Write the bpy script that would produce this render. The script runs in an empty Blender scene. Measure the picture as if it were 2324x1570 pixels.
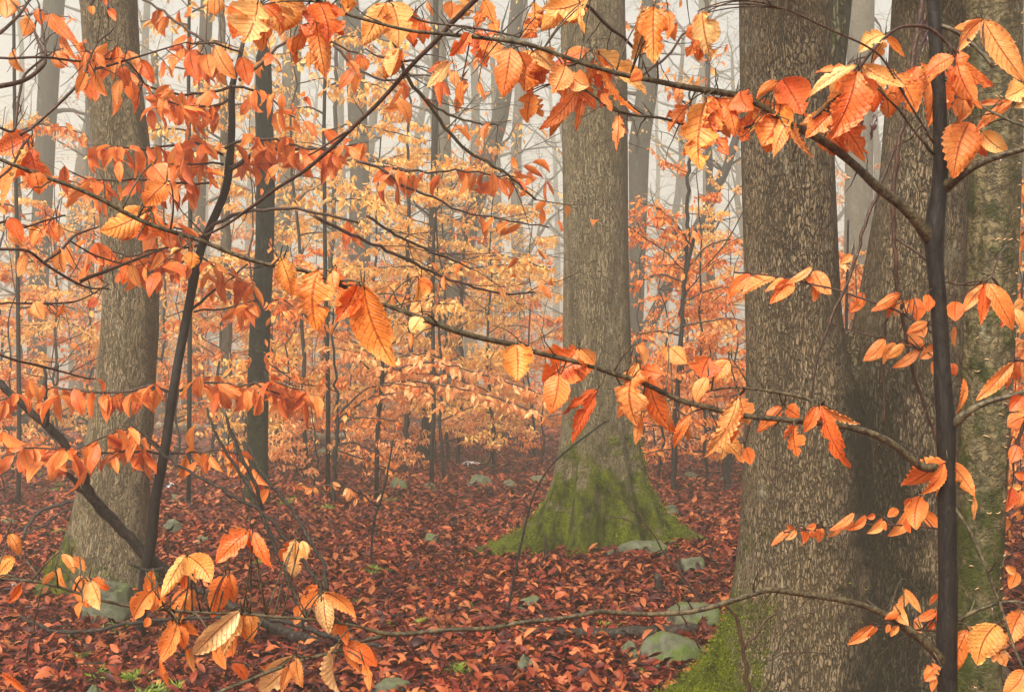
import bpy, math, random
import numpy as np
from mathutils import Vector
sc = bpy.context.scene
C = sc.collection
rad = math.radians

# ---------------------------------------------------------------- camera, sky, sun, exposure
EYE = 1.15            # camera height (m)
F = 2582.0            # focal length in units of a 2324 px wide picture (40 mm on 36 mm)
PITCH = math.atan(75 / F)
cam_d = bpy.data.cameras.new('camera'); cam = bpy.data.objects.new('camera', cam_d); C.objects.link(cam)
cam_d.lens = 40.0; cam_d.sensor_width = 36.0; cam_d.clip_start = 0.05; cam_d.clip_end = 2000
cam.location = (0, 0, EYE); cam.rotation_euler = (math.pi / 2 + PITCH, 0, 0)
sc.camera = cam

world = bpy.data.worlds.new('World'); sc.world = world; world.use_nodes = True
wn = world.node_tree; wn.nodes.clear()
wo = wn.nodes.new('ShaderNodeOutputWorld'); bg = wn.nodes.new('ShaderNodeBackground')
sky = wn.nodes.new('ShaderNodeTexSky'); sky.sky_type = 'NISHITA'; sky.sun_disc = False
sky.sun_elevation = rad(48); sky.sun_rotation = rad(205); sky.dust_density = 6; sky.air_density = 1.0; sky.ozone_density = 1.0
hs = wn.nodes.new('ShaderNodeHueSaturation'); hs.inputs['Saturation'].default_value = 0.16
wn.links.new(sky.outputs[0], hs.inputs['Color']); wn.links.new(hs.outputs[0], bg.inputs['Color'])
bg.inputs['Strength'].default_value = 0.105
wn.links.new(bg.outputs[0], wo.inputs['Surface'])
sun_d = bpy.data.lights.new('sun', 'SUN'); sun = bpy.data.objects.new('sun', sun_d); C.objects.link(sun)
sun_d.energy = 2.9; sun_d.angle = rad(22); sun_d.color = (1.0, 0.93, 0.80)
sun.rotation_euler = (rad(42), 0, rad(-25))
sc.view_settings.view_transform = 'Standard'; sc.view_settings.look = 'None'
sc.view_settings.exposure = 1.22; sc.view_settings.gamma = 1.0
cy = sc.cycles
cy.max_bounces = 6; cy.diffuse_bounces = 3; cy.glossy_bounces = 2; cy.transmission_bounces = 3
cy.volume_bounces = 1; cy.transparent_max_bounces = 4; cy.caustics_reflective = False; cy.caustics_refractive = False
cy.use_adaptive_sampling = True; cy.adaptive_threshold = 0.02
cy.use_denoising = True; cy.sample_clamp_indirect = 4
HAZE_DENSITY = 0.0095

# ---------------------------------------------------------------- helpers
cp, sp = math.cos(PITCH), math.sin(PITCH)
def W(x, y, d):
    """world point seen at picture position (x, y) of the 2324x1570 photograph, d metres in front of the camera"""
    zc = (785 - y) / F * d
    return np.array([(x - 1162) / F * d, d * cp - zc * sp, EYE + d * sp + zc * cp])
_r = np.random.RandomState(5)
_ph = _r.rand(10, 2) * 6.28; _dr = _r.rand(10) * 6.28; _fr = np.array([.35, .5, .9, 1.3, 2.1, 2.9, 4.1, 6, 8, 11]); _am = np.array([.07, .05, .035, .025, .018, .014, .01, .007, .005, .004])
def gz(x, y):
    x = np.asarray(x, float); y = np.asarray(y, float); z = 0 * x
    for i in range(10):
        z = z + _am[i] * np.sin(_fr[i] * (x * math.cos(_dr[i]) + y * math.sin(_dr[i])) + _ph[i, 0]) * np.sin(_fr[i] * .7 * (y * math.cos(_dr[i]) - x * math.sin(_dr[i])) + _ph[i, 1])
    return z * .8
def dist_of(yb): return EYE * F / (yb - 860.0)

def unit(v): v = np.asarray(v, float); return v / (np.linalg.norm(v) + 1e-9)
def vnoise(t, seed):
    i = np.floor(t).astype(int); f = t - i; f = f * f * (3 - 2 * f)
    h = lambda n: np.modf(np.abs(np.sin(n * 127.1 + seed * 311.7) * 43758.5453))[0]
    return h(i) * (1 - f) + h(i + 1) * f

class MB:
    def __init__(s): s.v = []; s.uv = []; s.q = []; s.t = []; s.n = 0
    def add(s, v, quads=None, tris=None, uv=None):
        v = np.asarray(v, float).reshape(-1, 3)
        s.v.append(v); s.uv.append(np.zeros((len(v), 2)) if uv is None else uv)
        if quads is not None and len(quads): s.q.append(np.asarray(quads).reshape(-1, 4) + s.n)
        if tris is not None and len(tris): s.t.append(np.asarray(tris).reshape(-1, 3) + s.n)
        s.n += len(v)
    def tube(s, pts, rads, n=6, cap=True):
        pts = np.asarray(pts, float); m = len(pts)
        if m < 2: return
        T = np.gradient(pts, axis=0); T /= (np.linalg.norm(T, axis=1)[:, None] + 1e-9)
        ref = np.array([0, 1, 0.]) if abs(T[0][1]) < .9 else np.array([1., 0, 0])
        A = np.cross(T, ref); A /= (np.linalg.norm(A, axis=1)[:, None] + 1e-9); B = np.cross(T, A)
        a = np.arange(n) / n * 2 * math.pi
        r = np.asarray(rads, float)[:, None, None]
        V = pts[:, None, :] + r * (np.cos(a)[None, :, None] * A[:, None, :] + np.sin(a)[None, :, None] * B[:, None, :])
        i = np.arange(m - 1)[:, None] * n; j = np.arange(n)[None, :]; k = (j + 1) % n
        Q = np.stack([i + j, i + k, i + n + k, i + n + j], -1).reshape(-1, 4)
        V = V.reshape(-1, 3); tr = None
        if cap:
            V = np.vstack([V, pts[-1] + T[-1] * rads[-1] * .6, pts[0]])
            e = (m - 1) * n; jj = np.arange(n); kk = (jj + 1) % n
            tr = np.vstack([np.stack([e + jj, e + kk, 0 * jj + m * n], -1), np.stack([kk, jj, 0 * jj + m * n + 1], -1)])
        s.add(V, Q, tr)
    def leaves(s, tmpl, P, ax, nr, L, Wd=None):
        """scatter copies of one leaf template: P base points, ax axis, nr normals, L lengths"""
        tv, tq, tt, tuv = tmpl
        P = np.asarray(P); ax = np.asarray(ax); nr = np.asarray(nr); L = np.asarray(L)
        if not len(P): return
        ax = ax / (np.linalg.norm(ax, axis=1)[:, None] + 1e-9)
        si = np.cross(nr, ax); si /= (np.linalg.norm(si, axis=1)[:, None] + 1e-9); no = np.cross(ax, si)
        Wd = np.ones(len(P)) if Wd is None else Wd
        V = P[:, None, :] + L[:, None, None] * (tv[None, :, 0, None] * ax[:, None] + tv[None, :, 1, None] * si[:, None] * Wd[:, None, None] + tv[None, :, 2, None] * no[:, None])
        k = len(tv); off = (np.arange(len(P)) * k)[:, None, None]
        Q = (np.asarray(tq)[None] + off).reshape(-1, 4) if len(tq) else None
        T = (np.asarray(tt)[None] + off).reshape(-1, 3) if len(tt) else None
        s.add(V.reshape(-1, 3), Q, T, np.tile(tuv, (len(P), 1)))
    def build(s, name, mat, parent=None, loc=None, smooth=True):
        if not s.v: return None
        V = np.vstack(s.v); UV = np.vstack(s.uv)
        base = np.zeros(3)
        if loc is not None: base = np.asarray(loc, float)
        elif parent is not None: base = np.array(parent['_o'])
        V = V - base
        q = np.vstack(s.q) if s.q else np.zeros((0, 4), int); t = np.vstack(s.t) if s.t else np.zeros((0, 3), int)
        me = bpy.data.meshes.new(name)
        me.vertices.add(len(V)); me.vertices.foreach_set('co', V.astype(np.float32).ravel())
        loops = np.concatenate([q.ravel(), t.ravel()]).astype(np.int32)
        me.loops.add(len(loops)); me.loops.foreach_set('vertex_index', loops)
        me.polygons.add(len(q) + len(t))
        st = np.concatenate([np.arange(len(q)) * 4, len(q) * 4 + np.arange(len(t)) * 3]).astype(np.int32)
        me.polygons.foreach_set('loop_start', st)
        me.update(calc_edges=True)
        me.polygons.foreach_set('use_smooth', np.full(len(q) + len(t), smooth))
        ul = me.uv_layers.new(name='UVMap'); ul.data.foreach_set('uv', UV[loops].astype(np.float32).ravel())
        me.materials.append(mat)
        o = bpy.data.objects.new(name, me); C.objects.link(o)
        o['_o'] = [float(x) for x in base]
        if parent is not None: o.parent = parent
        elif loc is not None: o.location = base
        return o

def tag(o, label, cat, group=None):
    o['label'] = label; o['category'] = cat
    if group: o['group'] = group
    return o
def struct(o, kind='structure'): o['kind'] = kind; return o
def thing(name, label, cat, loc, group=None):
    o = bpy.data.objects.new(name, None); C.objects.link(o); o.location = loc; o['_o'] = [float(x) for x in loc]
    o.empty_display_size = .1
    return tag(o, label, cat, group)
def copy_thing(root, loc, rz, s, label, group):
    def cp_(o, par):
        c = o.copy(); C.objects.link(c)
        if par is not None: c.parent = par
        for ch in o.children: cp_(ch, c)
        return c
    c = cp_(root, None); c.location = loc; c.rotation_euler = (0, 0, rz); c.scale = (s, s, s)
    c['label'] = label; c['group'] = group
    return c

# ---------------------------------------------------------------- materials
def new_mat(name):
    m = bpy.data.materials.new(name); m.use_nodes = True; nt = m.node_tree; nt.nodes.clear()
    return m, nt, lambda t, **k: _nd(nt, t, **k)
def _nd(nt, t, **k):
    n = nt.nodes.new('ShaderNode' + t)
    for a, b in k.items():
        if a.startswith('i_'): n.inputs[a[2:].replace('_', ' ')].default_value = b
        else: setattr(n, a, b)
    return n
def ramp(nt, fac, stops):
    r = nt.nodes.new('ShaderNodeValToRGB'); el = r.color_ramp.elements
    while len(el) < len(stops): el.new(.5)
    for e, (p, c) in zip(el, stops): e.position = p; e.color = (*c, 1) if len(c) == 3 else c
    nt.links.new(fac, r.inputs[0]); return r.outputs[0]
def mathn(nt, op, a, b=None, clamp=False):
    n = nt.nodes.new('ShaderNodeMath'); n.operation = op; n.use_clamp = clamp
    for i, x in enumerate((a, b)):
        if x is None: continue
        if isinstance(x, (int, float)): n.inputs[i].default_value = x
        else: nt.links.new(x, n.inputs[i])
    return n.outputs[0]
def mix(nt, f, a, b, mode='MIX'):
    n = nt.nodes.new('ShaderNodeMix'); n.data_type = 'RGBA'; n.blend_type = mode
    for s, x in ((n.inputs[0], f), (n.inputs[6], a), (n.inputs[7], b)):
        if isinstance(x, (int, float)): s.default_value = x
        elif isinstance(x, tuple): s.default_value = (*x, 1)
        else: nt.links.new(x, s)
    return n.outputs[2]
def noise(nt, vec, scale, detail=4, rough=.55, dist=0):
    n = _nd(nt, 'TexNoise'); n.inputs['Scale'].default_value = scale; n.inputs['Detail'].default_value = detail
    n.inputs['Roughness'].default_value = rough; n.inputs['Distortion'].default_value = dist
    if vec is not None: nt.links.new(vec, n.inputs['Vector'])
    return n.outputs['Fac']
def mapping(nt, src, scale):
    m = _nd(nt, 'Mapping'); m.inputs['Scale'].default_value = scale; nt.links.new(src, m.inputs['Vector']); return m.outputs[0]

def bark(name, plate, crack, scale=26, zs=.3, moss=None, moss_h=(.0, .6), moss_amt=.5, bump=.9, rough=.6, plates=1.0, stain=None, thin=False, moss_x=None):
    m, nt, N = new_mat(name)
    tc = N('TexCoord').outputs['Object']
    wv = noise(nt, mapping(nt, tc, (6, 6, 3)), 1.5, 3)
    add = N('VectorMath', operation='ADD'); nt.links.new(tc, add.inputs[0])
    cmb = N('CombineXYZ'); d = mathn(nt, 'MULTIPLY', mathn(nt, 'SUBTRACT', wv, .5), .12)
    nt.links.new(d, cmb.inputs[0]); nt.links.new(d, cmb.inputs[1]); nt.links.new(d, cmb.inputs[2]); nt.links.new(cmb.outputs[0], add.inputs[1])
    hf = noise(nt, mapping(nt, tc, (1, 1, .5)), scale * 1.3, 4, .7)
    add2 = N('VectorMath', operation='ADD'); nt.links.new(add.outputs[0], add2.inputs[0])
    cm2 = N('CombineXYZ'); d2 = mathn(nt, 'MULTIPLY', mathn(nt, 'SUBTRACT', hf, .5), 1.1 / scale)
    for q_ in (0, 1, 2): nt.links.new(d2, cm2.inputs[q_])
    nt.links.new(cm2.outputs[0], add2.inputs[1])
    mp = mapping(nt, add2.outputs[0], (1, 1, zs))
    vo = N('TexVoronoi', feature='DISTANCE_TO_EDGE'); vo.inputs['Scale'].default_value = scale; vo.inputs['Randomness'].default_value = 1
    nt.links.new(mp, vo.inputs['Vector'])
    vo2 = N('TexVoronoi', feature='F1'); vo2.inputs['Scale'].default_value = scale; nt.links.new(mp, vo2.inputs['Vector'])
    fine = noise(nt, mapping(nt, tc, (1, 1, .3)), scale * 3, 5, .7)
    big = noise(nt, tc, 3.0, 4, .6)
    streak = noise(nt, mapping(nt, add.outputs[0], (1, 1, zs * .45)), scale * .9, 5, .62)
    ridge = mathn(nt, 'ABSOLUTE', mathn(nt, 'SUBTRACT', streak, .5))
    crk = mathn(nt, 'ADD', mathn(nt, 'MULTIPLY', vo.outputs['Distance'], plates), mathn(nt, 'MULTIPLY', mathn(nt, 'SUBTRACT', fine, .45), .35))
    crf = ramp(nt, crk, [(.0, (0, 0, 0)), (.06, (.3, .3, .3)), (.17, (1, 1, 1))])
    rdf = ramp(nt, mathn(nt, 'ADD', ridge, mathn(nt, 'MULTIPLY', mathn(nt, 'SUBTRACT', fine, .5), .06)), [(.0, (0, 0, 0)), (.05, (1, 1, 1))])
    crf = mathn(nt, 'MULTIPLY', crf, mathn(nt, 'ADD', mathn(nt, 'MULTIPLY', rdf, .75), .25))
    base = mix(nt, crf, crack, plate)
    sepc = N('SeparateColor'); nt.links.new(vo2.outputs['Color'], sepc.inputs[0])
    base = mix(nt, mathn(nt, 'MULTIPLY', sepc.outputs[0], mathn(nt, 'MULTIPLY', crf, .22)), base, tuple(min(1, c * 1.5) for c in plate))
    base = mix(nt, ramp(nt, fine, [(.38, (0, 0, 0)), (.55, (1, 1, 1))]), mix(nt, .65, base, crack), base)
    base = mix(nt, ramp(nt, fine, [(.62, (0, 0, 0)), (.8, (.3, .3, .3))]), base, tuple(min(1, c * 1.8) for c in plate))
    base = mix(nt, ramp(nt, big, [(.35, (1, 1, 1)), (.62, (0, 0, 0))]), base, mix(nt, .45, base, (plate[0] * .5, plate[1] * .48, plate[2] * .36)))
    if not thin:
        wet = noise(nt, mapping(nt, tc, (1, 1, .12)), 9, 4, .6)
        base = mix(nt, ramp(nt, wet, [(.52, (0, 0, 0)), (.66, (.6, .6, .6))]), base, tuple(c * .3 for c in plate))
        lic = noise(nt, mapping(nt, tc, (1, 1, .7)), 7, 6, .7)
        base = mix(nt, ramp(nt, lic, [(.61, (0, 0, 0)), (.67, (.35, .35, .35))]), base, (.30, .29, .2))
    hgt = mathn(nt, 'ADD', mathn(nt, 'MULTIPLY', crf, 1.0), mathn(nt, 'MULTIPLY', fine, .7))
    sep = N('SeparateXYZ'); nt.links.new(tc, sep.inputs[0])
    if stain:
        sx, sy0, sw, szt = stain
        dx = mathn(nt, 'ABSOLUTE', mathn(nt, 'SUBTRACT', sep.outputs[0], sx))
        sn = noise(nt, tc, 7, 5, .7)
        f = mathn(nt, 'SUBTRACT', mathn(nt, 'ADD', 1.0, mathn(nt, 'MULTIPLY', mathn(nt, 'SUBTRACT', sn, .5), 3.2)), mathn(nt, 'DIVIDE', dx, sw))
        zf = mathn(nt, 'MULTIPLY', mathn(nt, 'SUBTRACT', szt, sep.outputs[2]), 3.0, True)
        f = mathn(nt, 'MULTIPLY', mathn(nt, 'MULTIPLY', f, 1.6, True), zf)
        base = mix(nt, mathn(nt, 'MULTIPLY', f, .85), base, (.018, .015, .008))
    if moss:
        mn = noise(nt, tc, 9, 6, .7); mf = noise(nt, tc, 90, 3, .7)
        lo, hi = moss_h
        g = mathn(nt, 'DIVIDE', mathn(nt, 'SUBTRACT', hi, sep.outputs[2]), hi - lo)
        f = mathn(nt, 'ADD', mathn(nt, 'MULTIPLY', g, 1.2), mathn(nt, 'MULTIPLY', mathn(nt, 'SUBTRACT', mn, .5), 3.6))
        f = mathn(nt, 'MULTIPLY', mathn(nt, 'SUBTRACT', f, 1 - moss_amt), 2.2, True)
        if moss_x is not None:
            ex = mathn(nt, 'ADD', mathn(nt, 'SUBTRACT', moss_x, sep.outputs[0]), mathn(nt, 'MULTIPLY', mathn(nt, 'SUBTRACT', mn, .45), .5))
            f = mathn(nt, 'MULTIPLY', f, mathn(nt, 'ADD', mathn(nt, 'MULTIPLY', ex, 9.0, True), 0.0))
        mc = mix(nt, ramp(nt, noise(nt, mapping(nt, tc, (1, 1, .5)), 14, 5, .7), [(.38, (0, 0, 0)), (.62, (1, 1, 1))]), tuple(c * .16 for c in moss), moss)
        mc = mix(nt, ramp(nt, mf, [(.35, (0, 0, 0)), (.65, (1, 1, 1))]), mix(nt, .7, mc, (.015, .02, .003)), mc)
        base = mix(nt, f, base, mc)
        hgt = mathn(nt, 'ADD', mathn(nt, 'MULTIPLY', hgt, mathn(nt, 'SUBTRACT', 1.0, mathn(nt, 'MULTIPLY', f, .7))), mathn(nt, 'MULTIPLY', mathn(nt, 'ADD', mf, mn), mathn(nt, 'MULTIPLY', f, 2.2)))
    bp = N('Bump'); bp.inputs['Strength'].default_value = bump; bp.inputs['Distance'].default_value = .012 if not thin else .003; nt.links.new(hgt, bp.inputs['Height'])
    p = N('BsdfPrincipled'); nt.links.new(base, p.inputs['Base Color']); p.inputs['Roughness'].default_value = rough; p.inputs['Specular IOR Level'].default_value = .2 if thin else .15
    nt.links.new(bp.outputs[0], p.inputs['Normal'])
    o = N('OutputMaterial'); nt.links.new(p.outputs[0], o.inputs[0]); return m

def leaf_mat(name, cols, trans=.42, rough=.45, spec=.4, veins=False, per_island=True):
    """cols: stops along the per-leaf random number"""
    m, nt, N = new_mat(name)
    g = N('NewGeometry'); oi = N('ObjectInfo'); tc = N('TexCoord')
    rnd = g.outputs['Random Per Island'] if per_island else oi.outputs['Random']
    n = len(cols); st = [(i / (n - 1), c) for i, c in enumerate(cols)]
    ns = noise(nt, tc.outputs['Object'], 22 if veins else 9, 3)
    f = mathn(nt, 'ADD', rnd, mathn(nt, 'MULTIPLY', mathn(nt, 'SUBTRACT', ns, .5), 1.7 if veins else .6), True)
    col = ramp(nt, f, st)
    if name.startswith('wet'):
        pn = noise(nt, tc.outputs['Object'], 1.6, 4, .6)
        col = mix(nt, ramp(nt, pn, [(.42, (.45, .45, .45)), (.6, (0, 0, 0))]), col, (.03, .009, .006))
    hgt = None
    if veins:
        sep = N('SeparateXYZ'); nt.links.new(tc.outputs['UV'], sep.inputs[0])
        av = mathn(nt, 'ABSOLUTE', mathn(nt, 'MULTIPLY', mathn(nt, 'SUBTRACT', sep.outputs[1], .5), 2.0))
        ph = mathn(nt, 'FRACT', mathn(nt, 'MULTIPLY', mathn(nt, 'SUBTRACT', sep.outputs[0], mathn(nt, 'MULTIPLY', av, .2)), 10.0))
        dv = mathn(nt, 'ABSOLUTE', mathn(nt, 'SUBTRACT', ph, .5))
        vl = ramp(nt, dv, [(.40, (0, 0, 0)), (.5, (1, 1, 1))])
        mid = ramp(nt, av, [(.02, (1, 1, 1)), (.07, (0, 0, 0))])
        vv = mathn(nt, 'MAXIMUM', mathn(nt, 'MULTIPLY', vl, .24), mathn(nt, 'MULTIPLY', mid, .75))
        col = mix(nt, vv, col, (.30, .045, .012))
        sp_ = noise(nt, tc.outputs['Object'], 160, 2)
        spf = ramp(nt, sp_, [(.60, (0, 0, 0)), (.72, (1, 1, 1))])
        col = mix(nt, mathn(nt, 'MULTIPLY', spf, .6), col, (.22, .05, .015))
        edge = ramp(nt, mathn(nt, 'ADD', av, mathn(nt, 'MULTIPLY', mathn(nt, 'SUBTRACT', ns, .5), .8)), [(.8, (0, 0, 0)), (1.0, (1, 1, 1))])
        col = mix(nt, mathn(nt, 'MULTIPLY', edge, .35), col, (.85, .36, .10))
        wr = noise(nt, tc.outputs['Object'], 90, 4, .6)
        hgt = mathn(nt, 'ADD', mathn(nt, 'MULTIPLY', mathn(nt, 'ADD', vl, mid), -.6), mathn(nt, 'MULTIPLY', wr, 1.0))
    p = N('BsdfPrincipled'); nt.links.new(col, p.inputs['Base Color']); p.inputs['Roughness'].default_value = rough
    p.inputs['Specular IOR Level'].default_value = spec
    if hgt is not None:
        bp = N('Bump'); bp.inputs['Strength'].default_value = .8; bp.inputs['Distance'].default_value = .003
        nt.links.new(hgt, bp.inputs['Height']); nt.links.new(bp.outputs[0], p.inputs['Normal'])
    tr = N('BsdfTranslucent'); nt.links.new(mix(nt, 1.0, col, (1.0, .85, .6), 'MULTIPLY') if False else col, tr.inputs['Color'])
    mx = N('MixShader'); mx.inputs[0].default_value = trans; nt.links.new(p.outputs[0], mx.inputs[1]); nt.links.new(tr.outputs[0], mx.inputs[2])
    o = N('OutputMaterial'); nt.links.new(mx.outputs[0], o.inputs[0]); return m

M = {}
MOSS = (.16, .18, .004)
M['oak'] = bark('oak bark', (.28, .21, .12), (.024, .018, .011), 80, .13, MOSS, (.0, .6), .6, moss_x=-.02, plates=2.2)
M['oak_centre'] = bark('oak bark mossy', (.27, .21, .12), (.024, .018, .011), 88, .10, MOSS, (.05, 1.0), .66, plates=2.4)
M['oak_left'] = bark('oak bark twin', (.235, .17, .098), (.018, .013, .008), 80, .24, MOSS, (.0, .8), .85, plates=1.4, stain=(.18, 0, .19, 1.45), moss_x=-.25)
M['oak_dark'] = bark('oak bark dark stem', (.13, .11, .06), (.02, .018, .012), 30, .2, MOSS, (0, 6), .25)  # thin rear stem of the twin oak: darker bark colour overall, with moss
M['birch'] = bark('yellow birch bark', (.15, .115, .055), (.025, .02, .01), 14, 3.2, (.055, .06, .006), (0, 5), .2, bump=.4)
M['snag'] = bark('black snag bark', (.014, .016, .008), (.004, .004, .003), 30, .25, (.04, .05, .012), (0, 4), .2)
M['beech_dark'] = bark('dark wet beech bark', (.02, .015, .011), (.008, .006, .005), 40, .35, None, bump=.35, rough=.6, thin=True)
M['twig'] = bark('wet twig bark', (.075, .035, .02), (.025, .014, .01), 60, .6, None, bump=.3, rough=.35, thin=True)
M['branch'] = bark('wet branch bark', (.10, .075, .038), (.022, .016, .01), 40, 1.5, None, bump=.3, rough=.38, thin=True)
M['rotten'] = bark('rotten black wood', (.045, .03, .02), (.007, .006, .005), 40, .5, None, bump=.7, rough=.5, thin=True)
M['forest'] = bark('forest trunk bark', (.045, .037, .023), (.016, .013, .009), 14, .25, None, bump=.5)
M['forest_pale'] = bark('pale forest trunk bark', (.13, .11, .075), (.045, .038, .026), 14, .25, None, bump=.5)
M['log'] = bark('pale fallen log bark', (.38, .30, .2), (.07, .05, .035), 12, 1.2, (.10, .12, .03), (-.2, .3), .1, bump=.5)
R_, O_, Y_, P_ = (.52, .085, .018), (.66, .16, .03), (.80, .34, .07), (.82, .40, .14)
M['leaf_red'] = leaf_mat('red orange beech leaf', [(.64, .115, .018), (.80, .20, .03), (.86, .30, .06)], veins=True)
M['leaf_orange'] = leaf_mat('orange beech leaf', [(.68, .14, .02), (.80, .24, .04), (.84, .36, .08)])
M['leaf_gold'] = leaf_mat('golden beech leaf', [(.86, .38, .08), (.90, .52, .14), (.92, .62, .22)], trans=.5)
M['leaf_peach'] = leaf_mat('peach beech leaf', [(.82, .27, .08), (.88, .40, .14), (.90, .52, .22)])
for k, c in (('r', [(.74, .12, .025), (.86, .22, .05), (.9, .36, .10)]), ('o', [(.88, .17, .03), (.92, .27, .055), (.94, .40, .12)]),
             ('y', [(.92, .26, .04), (.94, .42, .10), (.94, .58, .22)]), ('p', [(.74, .32, .08), (.84, .48, .18), (.86, .56, .26)])):
    M['hero_' + k] = leaf_mat('large beech leaf ' + {'r': 'red', 'o': 'orange', 'y': 'gold', 'p': 'pale'}[k], c, trans=.4, rough=.42, veins=True, per_island=False)
M['dead_leaf'] = leaf_mat('withered black leaf', [(.03, .012, .01), (.06, .025, .02)], trans=.05, rough=.35)
M['litter'] = leaf_mat('wet fallen leaves', [(.020, .005, .005), (.05, .008, .006), (.12, .014, .008), (.21, .032, .012), (.30, .068, .02), (.44, .14, .045)], trans=.08, rough=.5, spec=.15)

def ground_mat():
    m, nt, N = new_mat('leaf covered ground')
    tc = N('TexCoord').outputs['Object']
    vo = N('TexVoronoi', feature='F1'); vo.inputs['Scale'].default_value = 14; nt.links.new(tc, vo.inputs['Vector'])
    s = N('SeparateColor'); nt.links.new(vo.outputs['Color'], s.inputs[0])
    c = ramp(nt, s.outputs[0], [(0, (.035, .012, .009)), (.4, (.12, .02, .012)), (.75, (.24, .045, .02)), (1, (.36, .1, .045))])
    c = mix(nt, ramp(nt, noise(nt, tc, 2.5), [(.4, (0, 0, 0)), (.65, (1, 1, 1))]), c, mix(nt, .6, c, (.03, .013, .01)))
    h = mathn(nt, 'ADD', s.outputs[1], mathn(nt, 'MULTIPLY', vo.outputs['Distance'], -1.5))
    bp = N('Bump'); bp.inputs['Strength'].default_value = .8; bp.inputs['Distance'].default_value = .03; nt.links.new(h, bp.inputs['Height'])
    p = N('BsdfPrincipled'); nt.links.new(c, p.inputs['Base Color']); p.inputs['Roughness'].default_value = .5; nt.links.new(bp.outputs[0], p.inputs['Normal'])
    o = N('OutputMaterial'); nt.links.new(p.outputs[0], o.inputs[0]); return m
M['ground'] = ground_mat()
def rock_mat():
    m, nt, N = new_mat('lichen covered stone')
    tc = N('TexCoord').outputs['Object']; oi = N('ObjectInfo').outputs['Random']
    c = ramp(nt, noise(nt, tc, 9, 6, .65), [(.3, (.02, .02, .013)), (.48, (.09, .09, .055)), (.55, (.10, .10, .065)), (.75, (.15, .145, .10))])
    mo = ramp(nt, noise(nt, tc, 7, 5, .7), [(.44, (0, 0, 0)), (.58, (1, 1, 1))])
    geo = N('NewGeometry'); sz = N('SeparateXYZ'); nt.links.new(geo.outputs['Normal'], sz.inputs[0])
    mo = mathn(nt, 'MULTIPLY', mo, mathn(nt, 'MULTIPLY', mathn(nt, 'ADD', sz.outputs[2], .3), mathn(nt, 'ADD', oi, .45), True))
    c = mix(nt, mo, c, mix(nt, noise(nt, tc, 60), (.02, .035, .006), (.09, .12, .015)))
    bp = N('Bump'); bp.inputs['Strength'].default_value = .5; bp.inputs['Distance'].default_value = .03; nt.links.new(noise(nt, tc, 26, 8, .7), bp.inputs['Height'])
    p = N('BsdfPrincipled'); nt.links.new(c, p.inputs['Base Color']); p.inputs['Roughness'].default_value = .65; p.inputs['Specular IOR Level'].default_value = .2; nt.links.new(bp.outputs[0], p.inputs['Normal'])
    o = N('OutputMaterial'); nt.links.new(p.outputs[0], o.inputs[0]); return m
M['rock'] = rock_mat()
def plain(name, c, rough=.5, **k):
    m, nt, N = new_mat(name); p = N('BsdfPrincipled'); tc = N('TexCoord').outputs['Object']
    col = mix(nt, noise(nt, tc, 30, 3), tuple(x * .8 for x in c), tuple(min(1, x * 1.1) for x in c))
    nt.links.new(col, p.inputs['Base Color']); p.inputs['Roughness'].default_value = rough
    for a, b in k.items(): p.inputs[a.replace('_', ' ')].default_value = b
    o = N('OutputMaterial'); nt.links.new(p.outputs[0], o.inputs[0]); return m
M['snow'] = plain('old snow', (.8, .82, .84), .6)
M['fern'] = leaf_mat('green moss frond', [(.10, .17, .015), (.2, .3, .03), (.30, .38, .06)], trans=.25)
M['moss'] = leaf_mat('moss shoots', [(.03, .04, .004), (.10, .13, .005), (.20, .22, .01)], trans=.2, rough=.8, spec=.1)
M['sign'] = plain('aged notice board', (.62, .60, .42), .5)
M['ink'] = plain('dark printed ink', (.05, .07, .05), .6)
M['fungus'] = plain('pale curl of peeling bark', (.52, .30, .14), .6)
m, nt, N = new_mat('water drop'); p = N('BsdfPrincipled'); p.inputs['Base Color'].default_value = (1, 1, 1, 1)
p.inputs['Roughness'].default_value = .02; p.inputs['IOR'].default_value = 1.33; p.inputs['Transmission Weight'].default_value = 1.0
o = N('OutputMaterial'); nt.links.new(p.outputs[0], o.inputs[0]); M['water'] = m

# ---------------------------------------------------------------- leaf templates (x along the leaf, y across, z up)
def leaf_tmpl(k, fold, bend, wid=.52, skew=0, roll=0):
    if k == 0:   # five points, two quads
        v = np.array([[0, 0, 0], [.42, wid / 2, fold * wid / 2], [.5, 0, bend], [.42, -wid / 2, fold * wid / 2], [1, skew, bend * .2]])
        return v, [[0, 2, 4, 1], [0, 3, 4, 2]], [], np.array([[0, .5], [.5, 1], [.5, .5], [.5, 0], [1, .5]])
    us = [.2, .5, .78]; ws = [.36, .5, .3]
    v = [[0, 0, 0]]; uv = [[0, .5]]
    for u, w in zip(us, ws):
        c = bend * 4 * u * (1 - u); w *= wid * 2
        for s in (1, 0, -1):
            v.append([u, s * w / 2 + skew * u * u, c + fold * abs(s) * w / 2 + roll * s * w]); uv.append([u, .5 + s / 2])
    v.append([1, skew, -abs(bend) * .6]); uv.append([1, .5])
    q = []
    for i in (0, 1):
        a = 1 + 3 * i
        q += [[a + 1, a + 4, a + 3, a], [a + 2, a + 5, a + 4, a + 1]]
    t = [[0, 2, 1], [0, 3, 2], [8, 10, 7], [9, 10, 8]]
    return np.array(v), q, t, np.array(uv)
MID = [leaf_tmpl(1, .5, .08, .42), leaf_tmpl(1, 1.0, -.1, .38, .06), leaf_tmpl(1, .3, .14, .46, -.08, .15), leaf_tmpl(1, 1.3, .05, .36, .1), leaf_tmpl(1, -.6, .12, .40, .05, -.2)]
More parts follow.
